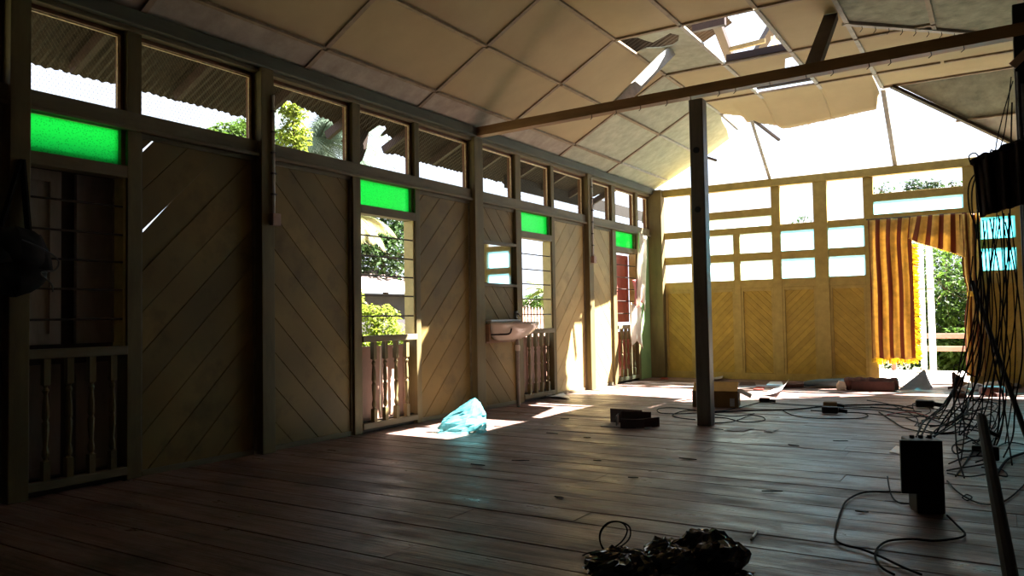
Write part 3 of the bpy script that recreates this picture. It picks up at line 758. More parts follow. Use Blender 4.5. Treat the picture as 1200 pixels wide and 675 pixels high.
# ------------------------------------------------------------------ cloths at the last window of the left wall
def hung(name, lab, mt, p0, p1, length, x, seed, taper=.0):
    rr = random.Random(seed); ph = rr.uniform(0,6)
    def fn(u, w):
        y = p0[0]+(p1[0]-p0[0])*u+taper*w; zt = p0[1]+(p1[1]-p0[1])*u
        return (x+.03*math.sin(u*13+ph+w*2)+.02*w, y+.02*math.sin(w*5+ph), zt-length*w*(1+.12*math.sin(u*7+ph)))
    b = MB(); b.grid(fn, 24, 24); o = b.build(name, mt, None, smooth=True, solid=.004)
    tag(o, lab, 'cloth', 'cloths hung at the far left window'); return o
hung('hanging_cloth', 'long white cloth hung beside the green corner panel', 'cloth_white', (11.72,2.42), (12.02,2.36), 1.12, .08, 1, -.12)
hung('hanging_cloth', 'pink cloth hung between the barred window and the white cloth', 'cloth_pink', (11.56,1.62), (11.84,1.66), .42, .05, 2)
hung('hanging_cloth', 'cream cloth draped over the rail above the last balustrade', 'cloth_white', (11.36,1.26), (11.76,1.20), .62, .06, 3, .06)

# ------------------------------------------------------------------ backpack-like bag on the near left post
t = thing('hanging_bag', 'black cloth bag hanging by its strap from the near left post', 'bag', (.17,2.32,1.2))
def bagm(b):
    def fn(u, w):
        a = 2*math.pi*u; s_ = math.sin(math.pi*min(1, max(0, w)))**.45
        rx, ry = .09*s_, .20*s_*(1+.1*math.sin(3*a))
        z = 1.22+.42*w
        nn = .03*noise.noise(V((math.cos(a)*2, math.sin(a)*2, w*5)))
        return (.16+(rx+nn)*math.cos(a), 2.29+(ry+nn)*math.sin(a), z)
    b.grid(fn, 28, 16)
part('body', 'black_cloth', t, bagm, smooth=True)
part('strap', 'black_cloth', t, lambda b: [b.bar((.1,2.22,1.55), (.07,2.36,2.05), .012, .05, (1,0,0)), b.bar((.1,2.40,1.55), (.07,2.37,2.05), .012, .06, (1,0,0))])
part('flap', 'black_cloth', t, lambda b: b.grid(lambda u, w: (.10+.14*math.sin(w*1.5)+.01*math.sin(u*9), 2.13+.33*u, 1.62-.22*w+.02*math.sin(u*5)), 12, 8), smooth=True, solid=.01)
part('cord', 'cable_g', t, lambda b: b.tube(smooth_path([(.26,2.28,1.55),(.27,2.40,1.50),(.27,2.48,1.44),(.27,2.46,1.38),(.27,2.38,1.36),(.27,2.44,1.30),(.27,2.45,1.25)]), .005, 6))

# ------------------------------------------------------------------ things on the floor
def tagbuild(b, name, mt, lab, cat, group=None, **k):
    return tag(b.build(name, mt, None, **k), lab, cat, group)
# aqua plastic bag
def crump(c, rx, ry, h, seed, peak=(0,0), sharp=.5, amp=.25, nu=30, nv=14):
    def fn(u, w):
        a = 2*math.pi*u; w2 = w
        d = V((math.cos(a), math.sin(a), w*2))
        nn = 1+amp*noise.noise(d*1.7+V((seed,0,0)))+amp*.7*noise.noise(d*4.3+V((0,seed,0)))
        rr = (1-w2)**sharp*nn
        return (c[0]+rx*rr*math.cos(a)+peak[0]*w2, c[1]+ry*rr*math.sin(a)+peak[1]*w2, max(.003, h*w2*(1+.25*amp*noise.noise(d*5))))
    b = MB(); b.grid(fn, nu, nv); return b
t = thing('plastic_bag', 'crumpled aqua plastic bag in the sun patch by the wall', 'bag', (.72,5.95,0))
crump((.70,5.90), .30, .20, .30, 3, (.10,.14), .75, .22).build('body', 'cyan_bag', t)
b = MB(); b.grid(lambda u, w: (.46+.5*u, 5.70+.16*w+.1*u, .01+.03*abs(noise.noise(V((u*6,w*5,2))))+.06*w*u), 12, 6); b.build('loose_edge', 'cloth_white', t, solid=.003, label='white handle edge of the bag')
# broken dark carton on the floor, left of the free post
a = fl(713,498); c = fl(768,500)
t = thing('broken_carton', 'broken dark red brown carton lying open left of the free post', 'carton', (2.0,6.85,0))
x0, y0 = 1.74, 6.98
part('tray', 'carton_in', t, lambda b: b.box(1.76, 2.22, 6.74, 7.02, .0, .008))
part('back_flap', 'carton_d', t, lambda b: b.bar((1.72,7.06,.07), (2.08,7.0,.075), .012, .135), bevel=.002)
part('side_flap', 'carton_in', t, lambda b: b.bar((1.90,6.80,.05), (1.84,6.98,.05), .012, .10), bevel=.002)
part('front_flap', 'carton_d', t, lambda b: b.bar((1.93,6.84,.075), (2.20,6.93,.07), .012, .14), bevel=.002)
part('end_flap', 'carton_d', t, lambda b: b.bar((2.14,6.76,.045), (2.26,6.98,.045), .012, .09), bevel=.002)
part('front_board', 'carton_d', t, lambda b: b.bar((1.98,6.72,.045), (2.20,6.76,.045), .012, .085), bevel=.002)
# ochre carton behind the post
t = thing('cardboard_box', 'ochre cardboard box with an open flap behind the free post', 'box', (2.3,8.8,0))
A, B_ = V((2.02,8.62,0)), V((2.50,8.72,0)); N_ = V((-.07,.34,0))
def cbox(b):
    th = .01
    for p, q in ((A,B_),(B_,B_+N_),(B_+N_,A+N_),(A+N_,A)): b.bar(p+V((0,0,.09)), q+V((0,0,.09)), th, .18)
    b.prism([A,B_,B_+N_,A+N_], (0,0,.008))
part('body', 'carton_b', t, cbox)
part('top_flap', 'carton_y', t, lambda b: b.prism([A+V((0,0,.18)),B_+V((0,0,.18)),B_+V((-.03,.16,.27)),A+V((-.03,.16,.27))], (0,0,.006)))
part('end_flap', 'carton_b', t, lambda b: b.prism([B_+V((0,0,.18)),B_+N_+V((0,0,.18)),B_+N_+V((.14,.0,.12)),B_+V((.14,.02,.11))], (0,0,.006)))
part('sticker', 'paper_g', t, lambda b: b.bar(B_+V((-.08,-.022,.06)), B_+V((-.03,-.012,.06)), .004, .09))
# black boxes with cables
def rbox(name, lab, cat, pts, z0, z1, mt, group=None, bev=.008, extra=None):
    t = thing(name, lab, cat, (sum(p[0] for p in pts)/4, sum(p[1] for p in pts)/4, z0), group)
    part('cabinet', mt, t, lambda b: b.prism([(p[0],p[1],z0) for p in pts], (0,0,z1-z0)), bevel=bev)
    if extra: extra(t)
    return t
lo = [(4.629,4.55),(4.757,4.60),(4.70,4.76),(4.575,4.71)]
def grille(t):
    part('grille', 'cable', t, lambda b: [b.bar((4.645,4.552,.03+.02*k), (4.745,4.592,.03+.02*k), .006, .008) for k in range(4)])
rbox('black_equipment_box', 'smaller black box on the floor carrying the taller black box', 'box', lo, 0, .205, 'black', 'black boxes among the cables', extra=grille)
hi = [(4.60,4.545),(4.752,4.603),(4.70,4.74),(4.55,4.69)]
def plate(t):
    a, c = V((4.562,4.515,0)), V((4.752,4.583,0))
    part('front_plate', 'black', t, lambda b: b.bar(a+V((0,0,.243)), c+V((0,0,.243)), .022, .275), bevel=.004)
    for k in range(3): part('socket', 'cable', t, lambda b: b.lathe([(.012,0),(.012,.015)], (4.61+.04*k,4.62+.02*k,.378), 8))
rbox('black_equipment_box', 'taller black box with cables from its top, set on the smaller box', 'box', hi, .206, .378, 'black', 'black boxes among the cables', extra=plate)
# leaning pole near the camera on the right
t = thing('leaning_pole', 'dark pole slanting up from the floor at the lower right', 'pole', (5.03,3.6,0))
pt = at(1150,489,1,4.75)
part('shaft', 'black_wood', t, lambda b: b.tube([(5.035,3.50,.0), (V((5.035,3.50,.0))+pt)/2+V((0,0,.006)), pt], [.028,.026,.024], 10))
part('knob', 'black', t, lambda b: b.tube([pt+V((.0,0,-.06)), pt+V((.075,.02,-.095))], .011, 8))
part('clamp', 'black', t, lambda b: b.box(pt.x+.03, pt.x+.075, pt.y-.2, pt.y-.14, pt.z-.19, pt.z-.12), bevel=.008)
t = thing('leaning_pipe', 'long black pipe leaning diagonally through the hanging cables', 'pipe', (5.25,6.3,0))
p0, p1, p2 = at(1139,330,1,7.6), at(1172,425,1,7.3), at(1206,520,1,7.0)
part('tube', 'black', t, lambda b: b.tube([p0, p1, p2], .020, 8))
# foreground black plastic
t = thing('bin_bag', 'crumpled black plastic bag in the bottom foreground', 'bag', (3.85,3.1,0))
def lump(b, c, r3, seed, n=44):
    def fn(u, w):
        a = 2*math.pi*u; ph = math.pi*(w-.5)
        d = V((math.cos(ph)*math.cos(a), math.cos(ph)*math.sin(a), math.sin(ph)))
        k = 1+.28*noise.noise(d*1.6+V((seed,0,0)))+.22*abs(noise.noise(d*4+V((0,seed,0))))+.13*abs(noise.noise(d*9))
        q = V((d.x*r3[0], d.y*r3[1], d.z*r3[2]))*k
        return (c[0]+q.x, c[1]+q.y, max(.004, c[2]+q.z))
    b.grid(fn, n, n//2)
def crinkle(b, c, r3, seed, n):
    k0 = len(b.v); lump(b, c, r3, seed, n)
    for i in range(k0, len(b.v)):
        q = b.v[i]; d = .016*abs(noise.noise(q*34+V((seed,0,0))))+.012*noise.noise(q*70)
        b.v[i] = V((q.x+d*.6, q.y-d*.6, max(.004, q.z+d)))
part('crumpled_body', 'bin_bag', t, lambda b: crinkle(b, (3.95,3.23,.035), (.14,.12,.085), 4, 34))
part('crumpled_middle', 'bin_bag', t, lambda b: crinkle(b, (3.83,3.12,.03), (.13,.12,.065), 9, 34))
part('crumpled_end', 'bin_bag', t, lambda b: crinkle(b, (3.68,2.96,.02), (.15,.12,.06), 6, 34))
t2 = MB(); t2.grid(lambda u, w: (4.00+.16*u, 3.06+.14*w, .006+.012*abs(noise.noise(V((u*5,w*4,1))))), 10, 8)
tagbuild(t2, 'plastic_scrap', 'bin_bag', 'flat scrap of plastic sheet beside the black bag', 'scrap', solid=.003)
# wire loop standing behind the bag
W0 = 3.12
pts = [(672,668),(682,652),(700,648),(722,643),(737,632),(738,618),(728,612),(716,612),(706,620),(703,632),(708,645),(722,652),(732,650),(727,640),(714,650)]
wl = [at(x, y, 1, W0+.02*math.sin(i*1.3)) for i, (x, y) in enumerate(pts)]
ring = [at(705+25*math.cos(a)*1.0, 634-20*math.sin(a), 1, W0+.01) for a in np.linspace(0, 6.3, 22)]
pts2 = [(676,672),(679,655),(690,648),(706,646),(719,642),(730,633),(735,622),(731,614),(722,611),(712,613),(704,622),(703,634),(710,646),(722,652)]
wa = [at(x, y, 1, W0-.03) for x, y in pts2]
t = thing('cable_loop', 'stiff black cable loop standing up behind the black plastic bag', 'cable', (3.55,3.12,0))
part('outer_loop', 'cable', t, lambda b: b.tube(smooth_path(wl, 4), .0035, 6))
part('inner_loop', 'cable', t, lambda b: b.tube(smooth_path(wa, 4), .0035, 6))
# small litter
t = thing('cigarette_end', 'white cigarette end on the boards in the right foreground', 'litter', fl(884,626))
p = fl(882,630,.006); q = fl(887,622,.006)
part('paper', 'paper', t, lambda b: b.tube([p, q], .006, 8)); part('filter', 'carton_b', t, lambda b: b.tube([p-(q-p)*.3, p], .006, 8))
def sheet(name, mt, lab, cat, px, group=None, lift=.004, curl=0.0):
    P = [fl(*q) for q in px]
    b = MB(); b.grid(lambda u, w: (P[0].lerp(P[1], u)).lerp(P[3].lerp(P[2], u), w)+V((0,0,lift+curl*(u*u)+.004*noise.noise(V((u*4,w*4,px[0][0]))))), 10, 8)
    return tagbuild(b, name, mt, lab, cat, group, solid=.002)
SG = 'paper and card scraps on the floor'
sheet('paper_label', 'paper', 'white printed label on the floor beside the black boxes', 'paper', ((1042,530),(1062,534),(1067,527),(1050,523)), SG)
sheet('paper_sheet', 'paper_g', 'faded paper sheet on the floor in front of the free post', 'paper', ((848,505),(870,506),(884,502),(862,500)), SG)
sheet('paper_sheet', 'paper_g', 'small faded paper scrap right of the free post foot', 'paper', ((895,506),(905,507),(912,504),(902,503)), SG)
sheet('paper_sheet', 'paper', 'curled white paper at the sunlit edge near the ochre box', 'paper', ((893,463),(916,466),(925,452),(915,452)), SG, .006, .09)
sheet('paper_sheet', 'paper', 'white sheet lying flat under the washbasin window', 'paper', ((640,466),(668,468),(660,462),(642,460)), SG, .02)
sheet('paper_sheet', 'paper_g', 'grey sheet against the far wall behind the free post', 'paper', ((832,446),(846,447),(848,443),(835,441)), SG, .02, .03)
sheet('cardboard_piece', 'carton_d', 'dark card piece by the far wall right of the post', 'scrap', ((866,452),(886,452),(884,448),(868,448)), SG)
sheet('cardboard_piece', 'red_plastic', 'red scrap in the sunlit strip beside the ochre box', 'scrap', ((883,457),(895,457),(897,454),(886,454)), SG, .01)
sheet('cardboard_piece', 'red_plastic', 'red scrap in the far left corner by the green panel', 'scrap', ((774,445),(783,445),(783,443),(775,443)), SG, .01)
sheet('cardboard_piece', 'carton_d', 'dark strip of card in front of the blue grey cushion', 'scrap', ((935,466),(985,465),(982,462),(942,463)), SG, .006, .0)
sheet('paper_sheet', 'paper', 'white sheet in the sun beside the far right debris', 'paper', ((898,452),(918,452),(916,448),(902,448)), SG, .01)
# blue grey cushion and rust coloured roll near the far wall
t = thing('seat_cushion', 'flat blue grey cushion lying on the floor by the far wall', 'cushion', (2.9,11.55,0))
part('pad', 'cushion', t, lambda b: b.prism([(2.62,11.42,.01),(3.12,11.50,.03),(3.16,11.80,.04),(2.75,11.72,.02)], (0.02,0,.085)), bevel=.03)
part('flap', 'rust', t, lambda b: b.prism([(2.40,11.28,.005),(2.66,11.38,.01),(2.62,11.6,.02),(2.42,11.5,.01)], (0,0,.05)), bevel=.012)
t = thing('cloth_roll', 'rust brown rolled bundle lying before the doorway curtain', 'bundle', (3.45,11.3,0))
part('roll', 'rust', t, lambda b: b.tube(smooth_path([(3.20,11.30,.085),(3.4,11.33,.09),(3.62,11.36,.085),(3.84,11.42,.09)]), [.07]+[.085+.008*math.sin(k*1.7) for k in range(17)]+[.08], 14), bevel=0)
part('rag', 'cream', t, lambda b: lump(b, (3.17,11.22,.05), (.06,.05,.07), 21, 16))
part('board', 'carton_d', t, lambda b: b.box(3.30, 3.82, 11.22, 11.25, .005, .13))
# bent grey sheet in the doorway
t = thing('bent_sheet', 'bent grey triangular board leaning on the doorway floor', 'board', (4.0,11.7,0))
P = [fl(1053,457), fl(1089,457), at(1083,433,1,11.95), at(1078,440,1,11.98)]
part('sheet', 'grey_sheet', t, lambda b: b.prism([P[0],P[1],P[2]], (.0,.012,.004)))
part('fold', 'grey_sheet', t, lambda b: b.prism([P[1],P[2],P[2]+V((.04,.3,-.2)),P[1]+V((.02,.3,0))], (.006,.004,.0)))
t = thing('bent_sheet', 'low dark board left of the bent grey board', 'board', (3.8,11.8,0))
part('sheet', 'grey_sheet', t, lambda b: b.prism([(3.55,11.75,.02),(3.95,11.9,.03),(3.95,12.1,.10),(3.6,12.0,.09)], (0,0,.01)))
t = thing('wood_offcut', 'small rust brown wood offcut standing in the doorway right side', 'offcut', (4.48,12.4,0))
part('block', 'rust', t, lambda b: b.prism([(4.42,12.28,0),(4.53,12.34,0),(4.53,12.34,.12),(4.42,12.28,.20)], (.02,.06,0)), bevel=.004)
# heap at the foot of the far wall right of the door: each piece on its own
r = random.Random(8)
HP = [('carton_d','dark brown card'),('rust','rust brown rag'),('cream','cream paper ball'),('carton_b','brown card'),('paper','white packet'),('grey_sheet','grey board'),('rust','red brown rag'),('cream','crumpled cream rag'),('carton_d','dark carton'),('paper_g','grey packet'),('carton_b','light brown card'),('grey_sheet','slate grey board')]
HW = ['in front of the gathered curtain side', 'beneath the hanging cables by the door', 'under the leaning black pipe', 'at the right end below the aqua panes', 'nearest the doorway in the heap', 'on top of the heap', 'at the back of the heap by the wall', 'at the front edge of the heap', 'in the middle of the heap', 'right of the white packet', 'beside the leaning black pipe foot', 'behind the front of the heap']
for k in range(12):
    px = 1118+k*6.3; py = 461+r.uniform(-7,5); c = fl(px, py)
    mt, nm = HP[k]
    if k % 3 == 1:
        b = MB(); lump(b, (c.x, c.y, .03), (r.uniform(.06,.11), r.uniform(.05,.09), r.uniform(.04,.07)), k*3.3, 18)
    else:
        b = MB(); a = r.uniform(0, 3); L, W_ = r.uniform(.10,.2), r.uniform(.08,.13); h = r.uniform(.03,.09); dx = V((math.cos(a), math.sin(a), r.uniform(-.1,.1)*0)); dy = V((-math.sin(a), math.cos(a), 0))
        q0 = V((c.x, c.y, .004)); b.prism([q0-dx*L/2-dy*W_/2, q0+dx*L/2-dy*W_/2, q0+dx*L/2+dy*W_/2, q0-dx*L/2+dy*W_/2+V((0,0,.03))], (0,.01,h))
    tagbuild(b, 'debris_piece', mt, nm+' scrap '+HW[k], 'scrap', 'debris heap right of the doorway')
t = thing('foam_packet', 'pale grey packet lying beside the heap right of the doorway', 'packet', (4.95,11.3,.06))
part('body', 'paper_g', t, lambda b: b.prism([(4.75,11.25,.005),(5.02,11.30,.005),(5.04,11.5,.005),(4.8,11.45,.005)], (0,0,.09)), bevel=.02)
part('print', 'rust', t, lambda b: b.bar((4.86,11.262,.06), (4.97,11.283,.06), .006, .05))

# ------------------------------------------------------------------ hanging dark cloth and cables on the right
t = thing('hanging_dark_cloth', 'dark brown cloth bunched over the cables at upper right', 'cloth', (5.02,7.1,1.78))
def dc(u, w):
    x = 4.885+(5.30-4.885)*u; top = 2.235+.11*u+.02*math.sin(u*11); bot = 1.775+.10*u
    z = top-(top-bot)*w; x += .035*(w)*(1-u)
    return (x, 7.10+.035*math.sin(u*24+w)+.02*math.sin(u*51), z)
b = MB(); b.grid(dc, 60, 18); b.build('drape', 'dark_cloth', t, smooth=True, solid=.012)
part('bunched_top', 'black_cloth', t, lambda b: b.tube(smooth_path([(4.87,7.10,2.20),(4.95,7.08,2.245),(5.04,7.09,2.262),(5.12,7.10,2.31),(5.3,7.10,2.35)]), [.018]+[.026+.006*math.sin(k*1.3) for k in range(23)]+[.02], 10))
for q in ([(4.87,7.08,2.19),(4.86,7.07,2.26),(4.90,7.07,2.28),(4.93,7.08,2.24)], [(5.0,7.08,2.25),(5.01,7.07,2.29),(5.04,7.08,2.26)]): part('top_loop', 'cable', t, lambda b: b.tube(smooth_path(q), .005, 6))
# sagging cables under the cloth, each down to the floor
r = random.Random(21)
def cable(path, rad, mt, lab, group, sub=7):
    b = MB(); b.tube(smooth_path(path, sub), rad*.72, 6)
    return tagbuild(b, 'electric_cable', mt, lab, 'cable', group)
HG = 'cables hanging at the right'
WH = ['leftmost of the cables hanging by the gathered curtain side','second cable hanging by the gathered curtain side','thick cable hanging close beside the curtain tie','cable hanging left of the leaning pipe','cable crossing behind the leaning pipe','slack cable swinging towards the doorway','cable looping low in front of the debris heap','cable dropping past the aqua panes','rightmost cable hanging by the black post']
def hp(pts, ytop, ybot_auto=True):
    """top hangs near ytop; the last point lies on the floor"""
    end = fl(pts[-1][0], pts[-1][1], .008); out = []; n = len(pts)
    for i, (x, y) in enumerate(pts[:-1]):
        k = (i/(n-1))**1.6; out.append(at(x, y, 1, ytop+(end.y-ytop)*k))
    for q in out: q.z = max(q.z, .01)
    return out+[end]
H = [
 ([(1150,196),(1136,215),(1136,245),(1146,275),(1148,330),(1140,380),(1128,430),(1108,475),(1085,490)], .009),
 ([(1146,200),(1139,225),(1141,260),(1150,300),(1152,360),(1143,410),(1124,450),(1100,492)], .008),
 ([(1144,205),(1146,260),(1149,320),(1150,380),(1146,430),(1136,470),(1116,494),(1090,500)], .011),
 ([(1152,258),(1155,300),(1158,350),(1155,400),(1148,440),(1134,466),(1128,490)], .008),
 ([(1156,258),(1160,310),(1163,360),(1159,410),(1152,455),(1150,487),(1138,505)], .007),
 ([(1160,256),(1166,290),(1172,330),(1171,380),(1166,430),(1158,470),(1147,500)], .008),
 ([(1165,255),(1162,300),(1156,350),(1150,410),(1141,455),(1121,480),(1104,498)], .008),
 ([(1170,252),(1174,290),(1176,340),(1172,400),(1164,450),(1160,500),(1156,530)], .007),
 ([(1176,250),(1177,300),(1180,350),(1178,410),(1172,460),(1170,500),(1163,528)], .010),
 ([(1182,250),(1181,300),(1176,340),(1174,400),(1179,450),(1176,490),(1168,515)], .007),
 ([(1186,120),(1184,200),(1183,280),(1180,340),(1168,400),(1157,450),(1140,490),(1125,510)], .008),
 ([(1185,90),(1178,150),(1170,190),(1176,260),(1186,320),(1190,400),(1187,460),(1178,520)], .006),
 ([(1187,95),(1174,140),(1166,185),(1168,260),(1160,330),(1162,390),(1172,440),(1168,490),(1150,520)], .006),
 ([(1140,300),(1134,360),(1130,400),(1122,440),(1116,480),(1106,505)], .007),
 ([(1150,345),(1140,390),(1126,425),(1118,430),(1122,462),(1130,500),(1126,540)], .006),
 ([(1137,320),(1150,400),(1145,440),(1126,434),(1118,456),(1119,490),(1122,530),(1130,560)], .007),
 ([(1178,260),(1188,310),(1196,370),(1198,420),(1190,470),(1187,510),(1176,536)], .008),
 ([(1160,330),(1152,390),(1138,440),(1128,478),(1124,510)], .006),
 ([(1168,320),(1178,380),(1184,430),(1178,470),(1166,505),(1140,520)], .006),
 ([(1155,270),(1146,330),(1141,390),(1139,440),(1140,480),(1132,514)], .006),
 ([(1184,255),(1192,330),(1186,400),(1176,450),(1180,500),(1186,545)], .007),
 ([(1172,256),(1164,320),(1168,380),(1160,440),(1145,470),(1122,492),(1098,508)], .007),
 ([(1149,300),(1157,370),(1166,430),(1176,470),(1172,510),(1158,540)], .009),
 ([(1147,240),(1143,300),(1146,370),(1136,420),(1120,470),(1106,492),(1092,518)], .009),
]
for i, (pts, rad) in enumerate(H):
    base = WH[i % 9]
    cable(hp(pts, 7.25+r.uniform(-.1,.15)), rad, 'cable' if i % 7 else 'cable', 'black '+base+[', looped end', ', ending towards the boxes', ', thinner'][i//9], HG)
# cables on the floor
FG = 'cables tangled on the floor'
def fcab(px, rad, mt, lab, lift=0.0):
    P = [fl(x, y) for x, y in px]
    for i, q in enumerate(P): q.z = rad+.002+lift*(.5+.5*math.sin(i*1.7))
    cable(P, rad, mt, lab, FG)
FC = [
 ([(815,482),(790,479),(772,480),(774,485),(800,486),(830,484),(850,482),(862,479)], .008,'cable','loop of black cable on the floor left of the free post'),
 ([(815,493),(797,491),(788,488),(796,484),(812,482),(840,487),(860,489),(884,486)], .008,'cable','lower loop of black cable at the foot of the free post'),
 ([(836,497),(855,496),(866,493),(880,488),(894,490),(895,494),(876,496),(866,495),(850,491),(832,490)], .008,'cable','black cable looping right of the free post foot'),
 ([(836,485),(870,483),(905,482),(935,481),(975,477),(1010,476),(1045,476),(1070,480)], .012,'cable','thick black cable running across the floor from the ochre box'),
 ([(866,479),(885,474),(896,471),(905,473),(925,475),(960,477),(1000,478),(1040,480),(1080,484)], .008,'cable','black cable from the ochre box past the small plug'),
 ([(915,481),(930,488),(950,491),(985,492),(1010,491),(1017,488),(1008,485),(980,484),(950,482)], .008,'cable','long flat loop of cable in front of the brown plug'),
 ([(960,478),(1000,480),(1030,482),(1060,487),(1085,490),(1110,500)], .008,'cable','black cable heading to the cables below the dark cloth'),
 ([(1030,484),(1045,494),(1060,503),(1085,508),(1110,510),(1135,505)], .009,'cable','cable sagging forward between the tangle and the black boxes'),
 ([(1010,485),(1040,488),(1070,490),(1090,484),(1085,476),(1070,474),(1075,486),(1100,492)], .007,'cable','cable knot in the middle of the floor tangle'),
 ([(1020,478),(1050,480),(1070,476),(1095,480),(1120,486),(1140,496)], .008,'cable','cable along the back of the floor tangle'),
 ([(1080,494),(1105,488),(1125,494),(1120,506),(1096,508),(1076,500),(1090,490)], .007,'cable','coil of cable left of the leaning pole top'),
 ([(1060,490),(1080,498),(1102,500),(1132,498),(1150,506)], .008,'cable','cable in front of the coil left of the leaning pole'),
 ([(1112,545),(1130,538),(1150,536),(1165,540),(1150,546),(1125,550),(1110,553)], .007,'cable','flat loop of cable right of the black boxes'),
 ([(1110,556),(1135,560),(1160,557),(1180,560),(1174,552),(1150,549)], .006,'cable','second flat cable loop right of the black boxes'),
 ([(1110,565),(1125,580),(1150,592),(1175,590),(1196,574),(1206,562)], .006,'cable','thin cable curving right from the boxes behind the leaning pole'),
 ([(1128,584),(1133,581),(1139,584),(1134,588),(1128,585)], .005,'cable','small ring of wire between the boxes and the leaning pole'),
 ([(1072,580),(1040,578),(1012,579),(993,588),(985,602),(980,620),(979,634),(990,641),(1010,646),(1035,656),(1060,668),(1080,676)], .007,'cable','long cable sweeping left from the boxes into the foreground'),
 ([(1110,606),(1122,618),(1131,628),(1122,633),(1095,636),(1068,634),(1042,636),(1029,644),(1026,656),(1034,668),(1048,676)], .007,'cable','cable looping in front of the boxes towards the camera'),
 ([(1200,533),(1182,540),(1172,552),(1168,560)], .012,'cable','thick cable curving at the right edge behind the leaning pole'),
 ([(1040,560),(1044,580),(1052,590),(1064,592),(1078,590)], .006,'cable','thin cable hugging the left side of the black boxes'),
 ([(1120,560),(1140,530),(1152,500),(1146,470)], .008,'cable','cable slanting from the boxes up towards the dark cloth'),
 ([(1040,487),(1062,484),(1082,487),(1094,492)], .008,'cable_r','short dull red cable in the middle of the tangle'),
 ([(1016,470),(1040,474),(1060,482),(1075,492),(1072,500)], .006,'cable','thin cable from the rust bundle into the tangle'),
 ([(1140,520),(1160,528),(1180,520),(1200,522)], .007,'cable','cable lying right of the leaning pole top'),
 ([(1135,515),(1120,520),(1130,530),(1155,526),(1165,515)], .007,'cable','cable loop under the leaning pole top'),
]
for px, rad, mt, lab in FC: fcab(px, rad, mt, lab)
# standing cables out of the taller box
for i, (px, rad) in enumerate(([(1076,520),(1079,505),(1086,492),(1098,480),(1110,468),(1122,452)],.009), ) if False else ():
    pass
for i, (px, lab) in enumerate(((((1074,521),(1076,507),(1082,495),(1092,486),(1106,474),(1122,452)), 'thick cable rising left out of the taller black box'),
        (((1079,521),(1081,508),(1089,494),(1104,476),(1118,455)), 'cable rising beside the thick one out of the taller black box'),
        (((1086,521),(1090,510),(1102,500),(1122,490),(1140,478)), 'cable leaving the taller black box towards the leaning pole'),
        (((1089,521),(1096,510),(1112,502),(1130,488),(1136,470)), 'rightmost cable out of the taller black box'))):
    n = len(px); P = [at(x, y, 1, 4.66+(7.3-4.66)*(k/(n-1))**.9) for k, (x, y) in enumerate(px)]
    P[0].z = .378
    cable(P, .008, 'cable', lab, 'cables out of the black box')
r = random.Random(77)
for k in range(9):
    cx, cy = 1092+r.uniform(-25,48), 496+r.uniform(-20,42); rx, ry = r.uniform(14,34), r.uniform(4,10); a0 = r.uniform(0,6); n = r.randint(7,11)
    P = [fl(cx+rx*math.cos(a0+i*.75)*(1-.04*i)+2.5*i, cy+ry*math.sin(a0+i*.75)) for i in range(n)]
    for i, q in enumerate(P): q.z = .008+.03*abs(math.sin(i*1.9+k))
    cable(P, .008, 'cable', 'thin black cable loop lost in the dense tangle left of the leaning pole', 'loops in the dense cable tangle')
for k, (x, y) in enumerate(((583,500),(647,508),(662,491),(688,513),(700,540),(806,538),(840,503),(985,517),(930,522),(742,560),(655,583),(610,540),(905,576),(1010,600),(560,545))):
    c = fl(x, y, .003); a = r.uniform(-.4,.5); L = r.uniform(.03,.07)
    b = MB(); d = V((math.cos(a), math.sin(a), 0)); b.prism([c-d*L, c+d*L*.2+V((-d.y,d.x,0))*.012, c+d*L, c-V((-d.y,d.x,0))*.010], (0,0,.006))
    tagbuild(b, 'splinter', 'black_wood', 'tiny dark splinter lying on the bare floorboards', 'splinter', 'splinters scattered on the floor')
# plugs in the tangle
def plug(c, lab, mt, s_):
    t = thing('power_plug', lab, 'plug', c, 'plugs in the cable tangle')
    part('body', mt, t, lambda b: b.prism([c+V((-s_,-.5*s_,.005)), c+V((s_,-.4*s_,.005)), c+V((s_,.5*s_,.005)), c+V((-s_,.4*s_,.005))], (0,0,s_*.9)), bevel=s_*.2)
    part('cord_grip', 'cable', t, lambda b: b.tube([c+V((s_,0,s_*.5)), c+V((s_*2,.02,s_*.35))], s_*.25, 8))
plug(fl(896,472), 'small black plug lying beyond the ochre box', 'black', .06)
plug(fl(973,478), 'brown plug block on the cables in mid floor', 'carton_b', .07)
plug(fl(973,485), 'flat black adaptor in front of the brown plug block', 'black', .08)
plug(fl(1084,478), 'black socket block on the tangle left of the hanging cables', 'black', .09)
plug(fl(1148,530), 'black plug beside the leaning pole', 'black', .05)

